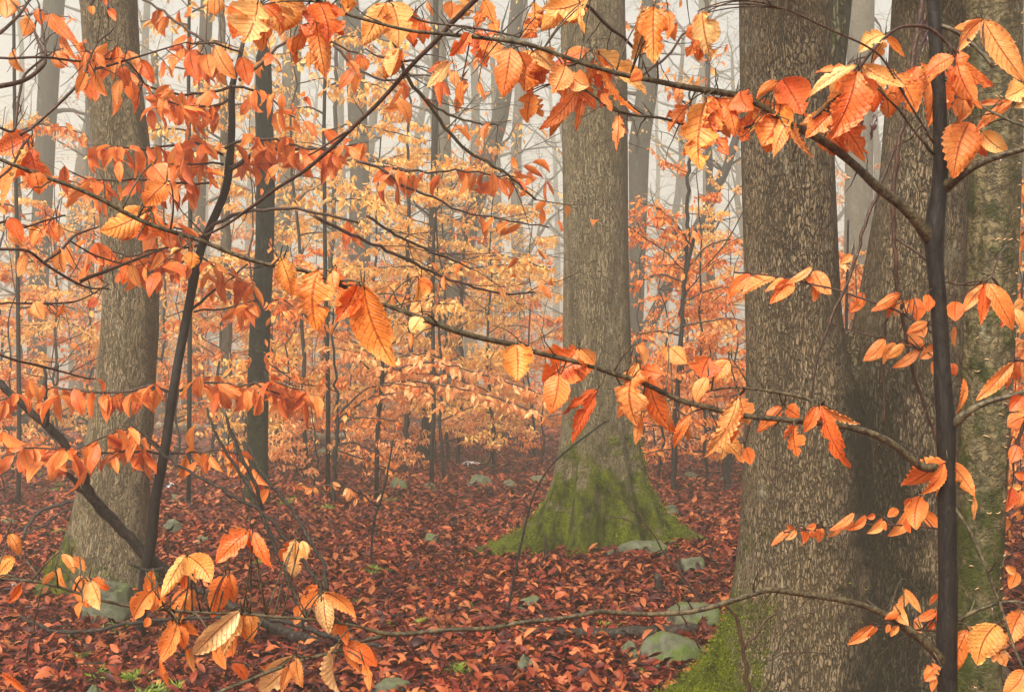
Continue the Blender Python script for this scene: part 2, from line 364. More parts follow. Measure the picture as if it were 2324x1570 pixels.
LOW = [leaf_tmpl(0, .4, .06, .44), leaf_tmpl(0, .9, -.08, .40, .08), leaf_tmpl(0, -.5, .1, .46, -.06)]
def oak_tmpl(seed):
    r = np.random.RandomState(seed); n = 14; v = [[.5, 0, .03]]; uv = [[.5, .5]]
    for i in range(n):
        a = 2 * math.pi * i / n; rr = (.55 if i % 2 == 0 else .27) * (1 + .2 * r.randn()) * (1 - .3 * abs(math.sin(a)))
        v.append([.5 + rr * math.cos(a), rr * math.sin(a), .09 * r.randn()]); uv.append([.5, .5])
    return np.array(v), [], [[0, 1 + i, 1 + (i + 1) % n] for i in range(n)], np.array(uv)
OAK = [oak_tmpl(1), oak_tmpl(2)]

def hang_leaves(mb, pts, dirs, L, rng, tm=MID, spread=.6, upright=0.0):
    """drooping leaves at pts, each leaning out along dirs"""
    P = np.asarray(pts); n = len(P)
    if n == 0: return
    D = np.asarray(dirs)
    ax = D * (spread * (.4 + rng.rand(n, 1))) + rng.randn(n, 3) * .25
    ax[:, 2] -= .75 * rng.uniform(.4, 1.4, n) - upright
    nr = rng.randn(n, 3); nr[:, 2] += .6; nr[:, 1] -= .5
    l = L * rng.uniform(.65, 1.2, n)
    which = rng.randint(0, len(tm), n)
    for i, t in enumerate(tm):
        s = which == i
        mb.leaves(t, P[s], ax[s], nr[s], l[s])

def wander(p, d, L, n, rng, wob=.12, drop=0.0):
    pts = [np.array(p, float)]; d = unit(d); st = L / n
    for i in range(n):
        d = unit(d + rng.randn(3) * wob + np.array([0, 0, drop])); pts.append(pts[-1] + d * st)
    return np.array(pts)

def resample(P, R, step):
    P = np.asarray(P, float); R = np.asarray(R, float)
    seg = np.linalg.norm(np.diff(P, axis=0), axis=1); s = np.concatenate([[0], np.cumsum(seg)]); n = max(2, int(s[-1] / step) + 1)
    t = np.linspace(0, s[-1], n)
    out = np.stack([np.interp(t, s, P[:, k]) for k in range(3)], 1)
    # light smoothing keeps the bends but rounds the corners
    for _ in range(2): out[1:-1] = .25 * out[:-2] + .5 * out[1:-1] + .25 * out[2:]
    return out, np.interp(t, s, R)

# ---------------------------------------------------------------- ground
def ground():
    ys = np.concatenate([np.arange(-6, 3, .5), np.arange(3, 14, .09), 14 * (1.035 ** np.arange(0, 95))])
    u = np.linspace(-1, 1, 260); xs = np.sign(u) * (np.abs(u) * 9 + np.abs(u) ** 6 * 170)
    X, Y = np.meshgrid(xs, ys); Z = gz(X, Y)
    n, mm = X.shape; i = np.arange(n - 1)[:, None] * mm; j = np.arange(mm - 1)[None]
    b = MB(); b.add(np.stack([X, Y, Z], -1).reshape(-1, 3), np.stack([i + j, i + j + 1, i + mm + j + 1, i + mm + j], -1).reshape(-1, 4))
    struct(b.build('ground', M['ground'], loc=(0, 0, 0)))
ground()

def litter():
    rng = np.random.RandomState(3); b = MB()
    def band(n, d0, d1, tm, L, tilt, lift):
        d = np.sqrt(rng.uniform(d0 ** 2, d1 ** 2, n)); x = rng.uniform(-.52, .52, n) * d * 1.0
        P = np.stack([x, d, gz(x, d) + rng.uniform(.002, lift, n)], 1)
        a = rng.uniform(0, 6.28, n)
        ax = np.stack([np.cos(a), np.sin(a), rng.randn(n) * tilt], 1)
        nr = np.stack([rng.randn(n) * tilt * 1.6, rng.randn(n) * tilt * 1.6 - .1, np.where(rng.rand(n) < .8, 1., -1.)], 1)
        l = L * rng.uniform(.6, 1.25, n); w = rng.randint(0, len(tm), n)
        P[:, 2] += np.abs(ax[:, 2]) * l * .4
        for i, t in enumerate(tm): s = w == i; b.leaves(t, P[s], ax[s], nr[s], l[s])
    band(62000, 3.2, 9.5, MID + MID + OAK, .062, .34, .03)
    band(60000, 9.5, 19, LOW, .082, .34, .04)
    band(36000, 19, 42, LOW, .17, .3, .05)
    struct(b.build('leaf_litter', M['litter'], loc=(0, 0, 0)), 'stuff')
litter()

# ---------------------------------------------------------------- trunks
def column(mb, rows, d, roots=(), n=56, step=.035, seed=0, lump=.02, top=None, depth_rows=None, zmin=-.12, ysq=1.0):
    """rows: (x centre, y, width) in picture units at distance d, top to bottom"""
    P = []; R = []
    for k, (x, y, w) in enumerate(rows):
        dd = d if depth_rows is None else depth_rows[k]
        P.append(W(x, y, dd)); R.append(w / 2 / F * dd)
    P = np.array(P); R = np.array(R)
    P, R = resample(P, R, step)
    if P[-1][2] > zmin:
        k = int((P[-1][2] - zmin) / step) + 1; sl = unit(P[-1] - P[-3]); sl = sl / max(.3, -sl[2])
        ext = np.array([P[-1] + sl * step * (i + 1) for i in range(k)]); P = np.vstack([P, ext]); R = np.concatenate([R, R[-1] * (1 + .012 * np.arange(1, k + 1))])
    m = len(P); a = np.arange(n) / n * 2 * math.pi; rr = np.random.RandomState(seed)
    ph = rr.rand(8) * 6.28; z = P[:, 2][:, None]; A = a[None, :]
    lum = lump * (np.sin(3 * A + z * 1.1 + ph[0]) + .7 * np.sin(5 * A - z * 2.3 + ph[1]) + .5 * np.sin(2 * A + z * 3.7 + ph[2])) + lump * .5 * np.sin(11 * A + ph[3] + np.sin(z * 5)) 
    rad_ = R[:, None] * (1 + lum)
    zg = z - float(gz(P[-1][0], P[-1][1]))
    for (ang, reach, h, wd) in roots:
        da = np.arctan2(np.sin(A - ang), np.cos(A - ang))
        rad_ = rad_ + reach * np.exp(-np.clip(zg, -.02, 9) / h) * np.exp(-(da / wd) ** 2)
    V = np.stack([P[:, 0][:, None] + rad_ * np.cos(A), P[:, 1][:, None] + rad_ * np.sin(A) * ysq, z + 0 * A], -1)
    i = np.arange(m - 1)[:, None] * n; j = np.arange(n)[None]; k = (j + 1) % n
    Q = np.stack([i + j, i + n + j, i + n + k, i + k], -1).reshape(-1, 4)
    jj = np.arange(n); V = np.vstack([V.reshape(-1, 3), P[0]]); T = np.stack([jj, (jj + 1) % n, 0 * jj + m * n], -1)
    mb.add(V, Q, T)
    return P, R

def base_loc(P): x, y = P[-1][0], P[-1][1]; return np.array([x, y, float(gz(x, y))])
def sub_twigs(mb, pts, rr, rng, lv=2, n=6, L=.5, leaf=None, droop=0., flat=.25, sides=4):
    """twigs off a limb; leaf collects (point, direction)"""
    m = len(pts)
    for i in range(n):
        k = rng.randint(max(1, int(m * .15)), m); k = min(k, m - 1)
        t = unit(pts[k] - pts[k - 1]); side = unit(np.cross(t, [0, 0, 1]) * rng.choice([-1, 1]) + np.array([0, 0, rng.randn() * flat]))
        d = unit(t * .8 + side * .8); l = L * rng.uniform(.5, 1.2)
        p = wander(pts[k], d, l, 5 if lv > 1 else 3, rng, .16, droop)
        r0 = max(rr * .55, .0012); mb.tube(p, np.linspace(r0, r0 * .35, len(p)), sides if lv > 1 else 3, cap=False)
        if leaf is not None:
            for q in range(1, len(p)): leaf.append((p[q], side * rng.choice([-1, 1])))
        if lv > 1: sub_twigs(mb, p, r0, rng, lv - 1, max(2, n // 2), L * .5, leaf, droop, flat, 3)

def moss_fuzz(t, V, n, seed, zc, test, L=.02):
    """short moss shoots standing on the lower bark"""
    r = np.random.RandomState(seed); c = np.array(t['_o']); V = np.asarray(V)
    z = V[:, 2] - c[2]; rel = V - c
    pn = vnoise(rel[:, 0] * 9 + rel[:, 2] * 3, seed) * .5 + vnoise(rel[:, 2] * 8 + rel[:, 1] * 5, seed + 1) * .5
    w = np.clip(zc - z, 0, 1) * (z > -.05) * (V[:, 1] < c[1] + .1) * (pn > .42 + .3 * np.clip(z, 0, 1)) * test(rel)
    if w.sum() == 0: return
    i = r.choice(len(V), n, p=w / w.sum()); P = V[i] + r.randn(n, 3) * [.012, .006, .012]
    out = rel[i] * [1, 1, 0]; out /= np.linalg.norm(out, axis=1)[:, None] + 1e-9
    b = MB(); b.leaves(LOW[0], P - out * .004, out * .45 + r.randn(n, 3) * .5 + [0, 0, .3], r.randn(n, 3) + [0, -.5, .6], L * r.uniform(.5, 1.3, n))
    b.build('moss', M['moss'], t)
# -- three big oaks
mb = MB()
rows = [(240, -300, 124), (246, -20, 124), (256, 176, 122), (275, 316, 123), (289, 457, 124), (298, 616, 120), (296, 757, 127), (287, 862, 132), (277, 968, 142), (268, 1017, 146), (260, 1123, 158), (254, 1193, 172), (246, 1264, 190), (240, 1320, 200)]
P, R = column(mb, rows, dist_of(1325), [(math.pi * 1.05, .16, .14, .5), (-1.2, .10, .10, .5), (-.1, .08, .1, .5)], seed=1)
t = thing('oak_tree', 'broad grey furrowed oak trunk with moss on its lower left root, nearest the left edge', 'tree', base_loc(P), 'large oaks')
mb.build('trunk', M['oak'], t); moss_fuzz(t, mb.v[0], 6000, 1, .42, lambda q: (q[:, 0] < -.1) + .5 * (q[:, 2] < .16), .011)
rng = np.random.RandomState(11)
def oak_crown(t, top, r, seed, n=7):
    rng = np.random.RandomState(seed); mb = MB()
    for i in range(n):
        a = rng.uniform(0, 6.28); p = wander(top + np.array([0, 0, rng.uniform(-.6, .1)]), (math.cos(a), math.sin(a), .8), rng.uniform(1.5, 2.6), 9, rng, .14, .02)
        mb.tube(p, np.linspace(r * .35, .012, len(p)), 6); sub_twigs(mb, p, .014, rng, 2, 7, 1.0)
    mb.build('crown', M['forest'], t)
oak_crown(t, P[0], R[0], 1)
mb = MB()
rows = [(1345, -300, 145), (1345, -20, 146), (1350, 200, 148), (1352, 500, 148), (1354, 700, 149), (1357, 850, 153), (1361, 950, 166), (1362, 1020, 184), (1362, 1100, 214), (1362, 1180, 250), (1362, 1268, 290)]
P, R = column(mb, rows, dist_of(1262), [(math.pi * 1.02, .40, .12, .34), (-.06, .50, .13, .30), (-1.15, .15, .35, .17), (-1.95, .17, .42, .18), (-.6, .14, .3, .15), (-2.6, .14, .42, .16), (1.6, .2, .2, .6), (-1.55, -.07, .5, .12), (-.3, -.05, .4, .1), (-2.3, -.07, .5, .1), (-.88, -.05, .5, .08)], n=80, seed=2)
t = thing('oak_tree', 'straight oak trunk standing alone in the middle, its spreading base green with moss', 'tree', base_loc(P), 'large oaks')
mb.build('trunk', M['oak_centre'], t); moss_fuzz(t, mb.v[0], 14000, 2, .85, lambda q: 1.0 + 0 * q[:, 0], .013); oak_crown(t, P[0], R[0], 2)
# twin oak at the right
D3 = dist_of(1590)
mb = MB()
rowsL = [(1780, -300, 204), (1781, -20, 204), (1787, 200, 204), (1791, 400, 205), (1797, 600, 208), (1800, 700, 212), (1808, 800, 224), (1822, 900, 255), (1835, 1000, 290), (1838, 1150, 308), (1842, 1300, 330), (1850, 1450, 360), (1850, 1560, 390)]
P, R = column(mb, rowsL, D3, [(math.pi * 1.0, .34, .15, .36), (math.pi * 1.2, .16, .28, .2), (-1.5, .07, .3, .3), (-2.15, .07, .35, .18), (-2.45, -.05, .4, .12), (-1.9, -.03, .5, .1)], n=80, seed=3)
t = thing('oak_tree', 'twin stemmed oak filling the right side, dark wet bark below its fork', 'tree', base_loc(P), 'large oaks')
mb.build('trunk', M['oak_left'], t); moss_fuzz(t, mb.v[0], 15000, 3, .62, lambda q: (q[:, 0] < -.2) + .05, .0075)
mb = MB()
rowsR = [(2120, -300, 165), (2112, -20, 170), (2104, 200, 178), (2095, 400, 192), (2078, 600, 226), (2062, 760, 256), (2052, 900, 272), (2046, 1000, 282), (2040, 1200, 300), (2036, 1400, 330), (2034, 1560, 360)]
P2, R2 = column(mb, rowsR, D3 + .02, [(-.2, .2, .2, .5), (-1.3, .08, .2, .4)], n=80, seed=4)
mb.build('stem', M['oak_left'], t)
mb = MB(); column(mb, [(1925, 752, 26), (1928, 775, 70), (1934, 810, 130), (1942, 870, 200), (1948, 950, 270), (1950, 1050, 330), (1950, 1200, 400), (1945, 1350, 450), (1940, 1560, 500)], D3 + .02, [(-1.5, .05, .4, .25), (-1.1, .05, .3, .2)], seed=9, n=90, ysq=.62)
mb.build('trunk_base', M['oak_left'], t)
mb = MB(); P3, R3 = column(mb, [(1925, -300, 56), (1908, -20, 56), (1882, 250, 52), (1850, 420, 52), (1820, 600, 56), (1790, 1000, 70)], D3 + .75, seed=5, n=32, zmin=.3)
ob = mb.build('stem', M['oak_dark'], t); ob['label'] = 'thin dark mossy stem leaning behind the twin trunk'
oak_crown(t, P[0], R[0], 3)
# mossy birch at the right edge
mb = MB()
rows = [(2255, -300, 118), (2253, -20, 120), (2258, 300, 116), (2255, 500, 112), (2248, 700, 110), (2242, 850, 110), (2236, 1000, 106), (2228, 1200, 100), (2222, 1400, 98), (2220, 1570, 98)]
DB = 3.75
P, R = column(mb, rows, DB, [(-1.2, .06, .15, .5), (.6, .08, .15, .5), (2.8, .07, .15, .5)], n=56, seed=6, lump=.018)
t = thing('birch_tree', 'green stained birch trunk with horizontal bark lines and small peeling curls', 'tree', base_loc(P))
mb.build('trunk', M['birch'], t); oak_crown(t, P[0], R[0], 4, 5)
rng = np.random.RandomState(8)
for i in range(95):    # peeling curls of bark, set proud of the trunk
    mb = MB(); k = rng.randint(0, len(P) - 5); a = rng.uniform(-2.6, -.5) if rng.rand() < .5 else rng.normal(-.75, .2)
    z = P[k]; o_ = np.array([math.cos(a), math.sin(a), 0]); s_ = np.array([-math.sin(a), math.cos(a), 0]); r = R[k] * .99
    w = rng.uniform(.004, .012); q = [z + o_ * r + s_ * w * u + np.array([0, 0, .003 * math.sin(u * 2 + i)]) + o_ * (.006 * (1 - u * u) * rng.uniform(.4, 1)) for u in (-1, -.3, .4, 1)]
    mb.tube(q, [.0008, .0018, .0018, .0008], 4); mb.build('bark_curl', M['fungus'], t)

# -- slimmer trees
def slim(name, label, cat, rows, d, mat, seed, group=None, n=14, crown=0, leaves=None, Lf=.09, lump=.02, top=True, zmin=-.1, wob=0):
    rng = np.random.RandomState(seed)
    P = np.array([W(x, y, d) for x, y, w in rows]); R = np.array([w / 2 / F * d for x, y, w in rows])
    P, R = resample(P, R, max(.06, d * .006))
    if wob: P[1:-1] += rng.randn(len(P) - 2, 3) * np.array([wob, wob, 0])
    if P[-1][2] > zmin:
        k = 4; g = float(gz(P[-1][0], P[-1][1])) - .08; v = P[-1] - P[-min(6, len(P))]; v = v / max(1e-3, -v[2]) * (P[-1][2] - g) if v[2] < 0 else np.array([0, 0, g - P[-1][2]])
        v[0] = np.clip(v[0], -.2, .2); v[1] = np.clip(v[1], -.2, .2)
        e = np.array([P[-1] + v * (i + 1) / k for i in range(k)]); P = np.vstack([P, e]); R = np.concatenate([R, R[-1] * (1 + .08 * np.arange(1, k + 1))])
    t = thing(name, label, cat, base_loc(P), group)
    mb = MB(); mb.tube(P[::-1], R[::-1], n); mb.build('trunk', mat, t)
    if crown:
        mb = MB(); lf = []
        for i in range(crown):
            k = rng.randint(0, max(1, int(len(P) * .6))); a = rng.uniform(0, 6.28); r = R[k]
            L = rng.uniform(.8, 2.4) * (d / 25) ** .5
            p = wander(P[k], (math.cos(a), math.sin(a) * .7, rng.uniform(.1, .9)), L, 8, rng, .15, .01)
            mb.tube(p, np.linspace(max(.006, r * .3), .005, len(p)), 4, cap=False)
            sub_twigs(mb, p, .006 + d * .0001, rng, 2, 6, L * .42, lf)
        mb.build('crown', mat, t)
        if leaves is not None:
            fb = MB(); sel = [q for q in lf if rng.rand() < leaves[1]]
            hang_leaves(fb, [q[0] for q in sel], [q[1] for q in sel], Lf, rng, LOW if d > 13 else MID)
            if sel: fb.build('foliage', leaves[0], t)
    return t, P, R

T = slim('dead_snag', 'black mossy snag with a pointed broken top, right of the crooked leafy beech', 'dead tree',
     [(597, 84, 3), (600, 100, 12), (598, 125, 34), (599, 250, 40), (603, 400, 42), (601, 560, 42), (592, 700, 46), (586, 850, 48), (584, 1000, 48), (583, 1090, 52), (582, 1150, 66)], dist_of(1150), M['snag'], 21, n=24)
BT = [  # rows, distance, mat, label
 ([(132, -300, 40), (125, -20, 46), (118, 60, 46), (106, 260, 44), (90, 600, 42), (82, 850, 42), (80, 985, 52)], 26, 'forest', 'dark slightly leaning tree in fog at far left, left of the broad oak'),
 ([(480, -300, 22), (470, 0, 28), (452, 400, 32), (442, 700, 38), (440, 880, 48), (438, 975, 66)], 26, 'forest', 'foggy tree with widening base between the broad oak and the snag'),
 ([(500, -100, 14), (505, 100, 17), (510, 400, 20), (515, 650, 23), (513, 900, 25), (517, 1038, 28)], 16.7, 'forest_pale', 'thin greenish trunk just left of the black snag'),
 ([(675, -300, 36), (668, -20, 42), (657, 300, 42), (642, 500, 37), (630, 700, 34), (618, 975, 44)], 26, 'forest_pale', 'pale trunk in fog directly behind the black snag'),
 ([(780, -300, 34), (792, -20, 38), (805, 120, 42), (818, 400, 46), (815, 600, 52), (810, 780, 58), (800, 880, 72), (786, 968, 112)], 27.5, 'forest', 'large foggy tree with flaring base that bears the notice'),
 ([(1190, -300, 24), (1172, 30, 30), (1135, 270, 37), (1072, 480, 44), (1036, 620, 50), (1018, 800, 52), (1012, 975, 64)], 26, 'forest', 'foggy tree whose upper trunk leans right, left of the mossy based oak'),
 ([(985, -300, 24), (990, 0, 30), (1004, 300, 38), (1012, 520, 40), (1020, 800, 44), (1008, 960, 54)], 28, 'forest_pale', 'upright foggy trunk close beside the leaning one'),
 ([(985, -200, 9), (990, 100, 13), (985, 400, 16), (978, 600, 18), (972, 850, 20), (967, 980, 24), (955, 1045, 36)], 16, 'beech_dark', 'slender dark trunk with kinked swollen foot in the middle distance'),
 ([(765, -100, 7), (762, 200, 9), (757, 511, 11), (738, 792, 14), (724, 1003, 18)], 20, 'beech_dark', 'thin dark pole tree left of the flaring foggy tree'),
 ([(930, 200, 5), (926, 400, 7), (924, 511, 9), (927, 687, 10), (934, 792, 11), (927, 933, 12), (920, 1068, 14)], 14, 'beech_dark', 'thin wavering dark sapling under the hanging gold leaves'),
 ([(910, 640, 5), (885, 760, 7), (871, 838, 10), (860, 940, 12), (857, 1050, 14)], 15, 'forest_pale', 'short pale forked sapling stem beside the wavering one'),
 ([(1480, -300, 34), (1478, -20, 40), (1470, 200, 48), (1450, 330, 48), (1448, 500, 40), (1445, 640, 36), (1440, 800, 36), (1438, 965, 46)], 26, 'forest', 'dark foggy trunk showing just right of the mossy based oak'),
 ([(1712, 120, 12), (1680, 280, 16), (1650, 380, 20), (1592, 500, 24), (1540, 600, 26), (1482, 720, 28), (1440, 800, 30), (1390, 930, 32)], 22, 'beech_dark', 'dark trunk leaning steeply to the right between the big oaks'),
 ([(1600, -100, 8), (1608, 250, 13), (1612, 500, 18), (1618, 750, 20), (1615, 985, 24)], 22, 'beech_dark', 'upright dark pole crossing the steeply leaning trunk'),
 ([(1960, -300, 56), (1955, -20, 58), (1950, 300, 62), (1946, 760, 62), (1944, 970, 70)], 26, 'forest_pale', 'pale foggy trunk seen in the fork of the twin oak'),
 ([(1568, 200, 5), (1565, 300, 7), (1560, 550, 9), (1545, 800, 11), (1531, 1000, 13), (1528, 1115, 15)], 11.6, 'beech_dark', 'thin dark sapling between the two nearest oaks, leaves at mid height'),
 ([(1662, 900, 10), (1655, 1000, 13), (1650, 1110, 18)], 11.6, 'beech_dark', 'short dark stub just left of the twin oak'),
 ([(757, 700, 4), (760, 850, 6), (768, 930, 7), (760, 1050, 8), (757, 1160, 10)], 10, 'beech_dark', 'thin straight sapling stem standing in open litter'),
 ([(2322, -100, 24), (2318, 200, 26), (2322, 600, 28), (2320, 960, 34)], 24, 'forest', 'foggy trunk at the far right edge behind the birch'),
 ([(40, 300, 8), (44, 500, 10), (46, 700, 12), (44, 990, 14)], 22, 'beech_dark', 'thin dark pole at the far left edge'),
 ([(200, 100, 14), (205, 400, 20), (200, 700, 26), (196, 960, 34)], 27, 'forest_pale', 'pale trunk half hidden left of the broad oak'),
 ([(350, 120, 16), (360, 350, 18), (366, 560, 22), (370, 960, 28)], 27, 'forest_pale', 'slim pale trunk in fog right of the broad oak'),
 ([(1060, 480, 6), (1045, 700, 8), (1050, 900, 8), (1040, 1035, 10)], 16, 'beech_dark', 'thin leaning pole right of the kinked dark trunk'),
 ([(690, 560, 7), (672, 700, 8), (668, 800, 9), (664, 1010, 11)], 19, 'beech_dark', 'thin dark pole right of the snag')]
for i, (rows, d, mt, lab) in enumerate(BT):
    big = max(r[2] for r in rows) > 30
    if d > 19: d *= 1.06
    slim('forest_tree' if big else 'young_tree', lab, 'tree', rows, d, M[mt], 40 + i, 'forest trees in the fog' if big else 'young trees in the understorey', n=16 if big else 8,
         crown=9 if big else 5, leaves=(M['leaf_gold'] if d > 15 else M['leaf_orange'], .25 if big else .55), Lf=.10, wob=0 if big else .012)

# notice on the flaring tree
sgn = W(813, 768, 27.5 * 1.06 - .47)
t = thing('notice_sign', 'small weathered notice nailed to the foggy flaring tree trunk', 'sign', sgn)
b = MB(); w_, h_ = .145, .19
v = [(sgn[0] + a, sgn[1] + c, sgn[2] + e) for c in (0, .012) for a, e in ((-w_, -h_), (w_, -h_), (w_, h_), (-w_, h_))]
b.add(v, [[0, 1, 2, 3], [7, 6, 5, 4], [0, 4, 5, 1], [1, 5, 6, 2], [2, 6, 7, 3], [3, 7, 4, 0]]); b.build('board', M['sign'], t, smooth=False)
tx = bpy.data.curves.new('lettering', 'FONT'); tx.body = 'POSTED'; tx.size = .088; tx.align_x = 'CENTER'; tx.extrude = .001; tx.materials.append(M['ink'])
tmp = bpy.data.objects.new('tmp', tx); C.objects.link(tmp); bpy.context.view_layer.update()
tme = bpy.data.meshes.new_from_object(tmp.evaluated_get(bpy.context.evaluated_depsgraph_get())); bpy.data.objects.remove(tmp); bpy.data.curves.remove(tx)
to = bpy.data.objects.new('lettering', tme); C.objects.link(to); to.parent = t; to.location = (0, -.004, .13); to.rotation_euler = (math.pi / 2, 0, 0)
b = MB()
for k in range(4):
    z = sgn[2] + .05 - k * .055; ww = (.11, .12, .09, .11)[k]
    b.add([(sgn[0] - ww, sgn[1] - .003, z), (sgn[0] + ww, sgn[1] - .003, z), (sgn[0] + ww, sgn[1] - .003, z + .02), (sgn[0] - ww, sgn[1] - .003, z + .02)], [[0, 1, 2, 3]])
b.build('small_print', M['ink'], t)

# far trunks
rng = np.random.RandomState(77)
protos = []
for k in range(4):
    r = np.random.RandomState(100 + k); Hh = 15 + 2 * r.rand()
    zz = np.linspace(-.3, Hh, 16); P = np.stack([np.cumsum(r.randn(16) * .07), np.cumsum(r.randn(16) * .05), zz], 1)
    if k == 3: P[:, 0] += zz * .18
    R = np.interp(zz, [-.3, .6, 3, Hh], [.34, .24, .2, .07]); mb = MB(); mb.tube(P, R, 12)
    t = thing('distant_tree', 'pale bare tree trunk fading into the fog', 'tree', (0, 0, 0), 'distant trees fading into fog')
    mb.build('trunk', M['forest'], t); mb = MB(); lf = []
    for i in range(22):
        kk = r.randint(3, 16); a = r.uniform(0, 6.28); L = r.uniform(1.2, 3.6)
        p = wander(P[kk], (math.cos(a), math.sin(a), r.uniform(.2, 1.1)), L, 8, r, .15, .02)
        mb.tube(p, np.linspace(R[kk] * .4 + .01, .012, len(p)), 4, cap=False); sub_twigs(mb, p, .014, r, 2, 8, L * .4, lf)
    mb.build('crown', M['forest'], t); protos.append(t)
xs = list(np.linspace(-60, 2380, 46)); rng.shuffle(xs); first = [True] * 4
for i, x in enumerate(xs):
    d = rng.uniform(48, 100); k = i % 4; p = W(x + rng.randn() * 14, 860, d); z = float(gz(p[0], p[1])) - .1
    s = rng.uniform(1.1, 1.7)
    if first[k]: protos[k].location = (p[0], p[1], z); protos[k].scale = (s, s, s); first[k] = False
    else: copy_thing(protos[k], (p[0], p[1], z), rng.uniform(-.6, .6) if k == 3 else rng.uniform(0, 6.28), s, 'pale bare tree trunk fading into the fog', 'distant trees fading into fog')

# ---------------------------------------------------------------- understorey beeches with marcescent leaves
def sapling_proto(seed, Hh, nb, Lb, leafL, mat, tm, label, dens=1.0, low=.5):
    r = np.random.RandomState(seed); n = 18
    zz = np.linspace(-.05, Hh, n); P = np.stack([np.cumsum(r.randn(n) * .035), np.cumsum(r.randn(n) * .035), zz], 1); R = np.linspace(.024, .005, n) * (Hh / 4) ** .5
    t = thing('beech_sapling', label, 'young tree', (0, 0, 0), 'beech saplings with papery leaves')
    mb = MB(); mb.tube(P, R, 7); mb.build('trunk', M['beech_dark'], t)
    mb = MB(); lf = []
    for i in range(nb):
        z = low + (Hh - low) * (i + r.rand()) / nb; k = min(n - 1, int(z / Hh * (n - 1))); a = r.uniform(0, 6.28)
        L = Lb * r.uniform(.6, 1.25) * (1.15 - .5 * z / Hh)
        p = wander(P[k], (math.cos(a), math.sin(a), r.uniform(.05, .45)), L, 8, r, .12, -.01)
        mb.tube(p, np.linspace(R[k] * .5 + .003, .003, len(p)), 4, cap=False); sub_twigs(mb, p, .004, r, 2, 7, L * .38, lf, -.01, .12, 3)
        for q in range(3, len(p)): lf.append((p[q], unit(p[q] - p[q - 1])))
    mb.build('crown', M['twig'], t)
    fb = MB(); sel = [q for q in lf if r.rand() < dens]
    pts = np.array([q[0] for q in sel]); dr = np.array([q[1] for q in sel])
    h_ = r.rand(len(pts)) < .45; pts = np.vstack([pts, pts[h_] + r.randn(h_.sum(), 3) * .02]); dr = np.vstack([dr, -dr[h_]])
    hang_leaves(fb, pts, dr, leafL, r, tm)
    fb.build('foliage', mat, t); return t
G = 'beech saplings with papery leaves'
SP = {'g1': sapling_proto(1, 5.2, 16, 1.25, .088, M['leaf_gold'], MID, 'golden leaved beech sapling'),
      'g2': sapling_proto(2, 6.2, 18, 1.4, .088, M['leaf_gold'], MID, 'golden leaved beech sapling', .8),
      'o1': sapling_proto(3, 3.4, 13, 1.0, .085, M['leaf_orange'], MID, 'orange leaved beech sapling'),
      'o2': sapling_proto(4, 4.4, 14, 1.1, .085, M['leaf_orange'], MID, 'orange leaved beech sapling', .7),
      'p1': sapling_proto(5, 2.2, 11, .9, .08, M['leaf_peach'], MID, 'peach leaved beech sapling'),
      'f1': sapling_proto(6, 5.5, 18, 1.6, .115, M['leaf_peach'], LOW, 'peach leaved beech sapling', .55),
      'f2': sapling_proto(7, 4.2, 16, 1.6, .115, M['leaf_orange'], LOW, 'orange leaved beech sapling', .6),
      'f3': sapling_proto(8, 6.8, 20, 1.7, .115, M['leaf_gold'], LOW, 'golden leaved beech sapling', .5)}
used = set(); near_sap = []
ZONES = [(-99, 60, 'at the left edge'), (60, 190, 'just left of the broad oak'), (190, 360, 'behind the broad oak'), (360, 500, 'between the broad oak and the crooked beech'), (500, 640, 'behind the black snag'), (640, 780, 'right of the black snag'), (780, 930, 'below the notice tree'), (930, 1090, 'around the kinked dark trunk'),
         (1090, 1270, 'just left of the mossy middle oak'), (1270, 1480, 'behind the middle oak, its branches showing at its right'), (1480, 1600, 'midway between the middle oak and the twin oak'), (1600, 1750, 'close left of the twin oak'), (1750, 2150, 'seen through the fork of the twin oak'), (2150, 2500, 'at the right edge beyond the birch')]
def put(k, x, d, s=1.0, label=None, rz=None):
    p = W(x, 860, d); z = float(gz(p[0], p[1])); rz = rng.uniform(0, 6.28) if rz is None else rz
    lab = label or {'g': 'golden leaved beech sapling in the misty understorey', 'o': 'orange leaved beech sapling in the misty understorey', 'p': 'low peach leaved beech sapling in the litter', 'f': 'far beech sapling blurred by fog'}[k[0]]
    grp = {'g': 'golden beech saplings', 'o': 'orange beech saplings', 'p': 'low peach beech saplings', 'f': 'far beech saplings in fog'}[k[0]]
    if k not in used: o = SP[k]; used.add(k); o.location = (p[0], p[1], z); o.rotation_euler = (0, 0, rz); o.scale = (s, s, s); o['label'] = lab; o['group'] = grp
    else: o = copy_thing(SP[k], (p[0], p[1], z), rz, s, lab, grp)
    if k[0] != 'f': near_sap.append((k[0], x, d, o))
    return o
rng = np.random.RandomState(31)
for x, d, s, k in [(860, 15.5, 1.05, 'g1'), (1010, 16.5, 1.0, 'g1'), (700, 13.5, 1, 'g2'), (1000, 13, .8, 'g1'), (1120, 15, .85, 'g1'), (1210, 17, .8, 'g1'), (640, 16, 1, 'g2'),
                   (130, 15, .75, 'g1'), (20, 16, .8, 'g2'), (200, 17, .9, 'g1'), (380, 16, .95, 'g1'), (480, 17, .9, 'g2'), (560, 14.5, .9, 'g1'), (1560, 17, .7, 'g1'), (1660, 18, .7, 'g2'), (2330, 15, .7, 'g1'), (1930, 16, .6, 'g1')]: put(k, x, d, s)
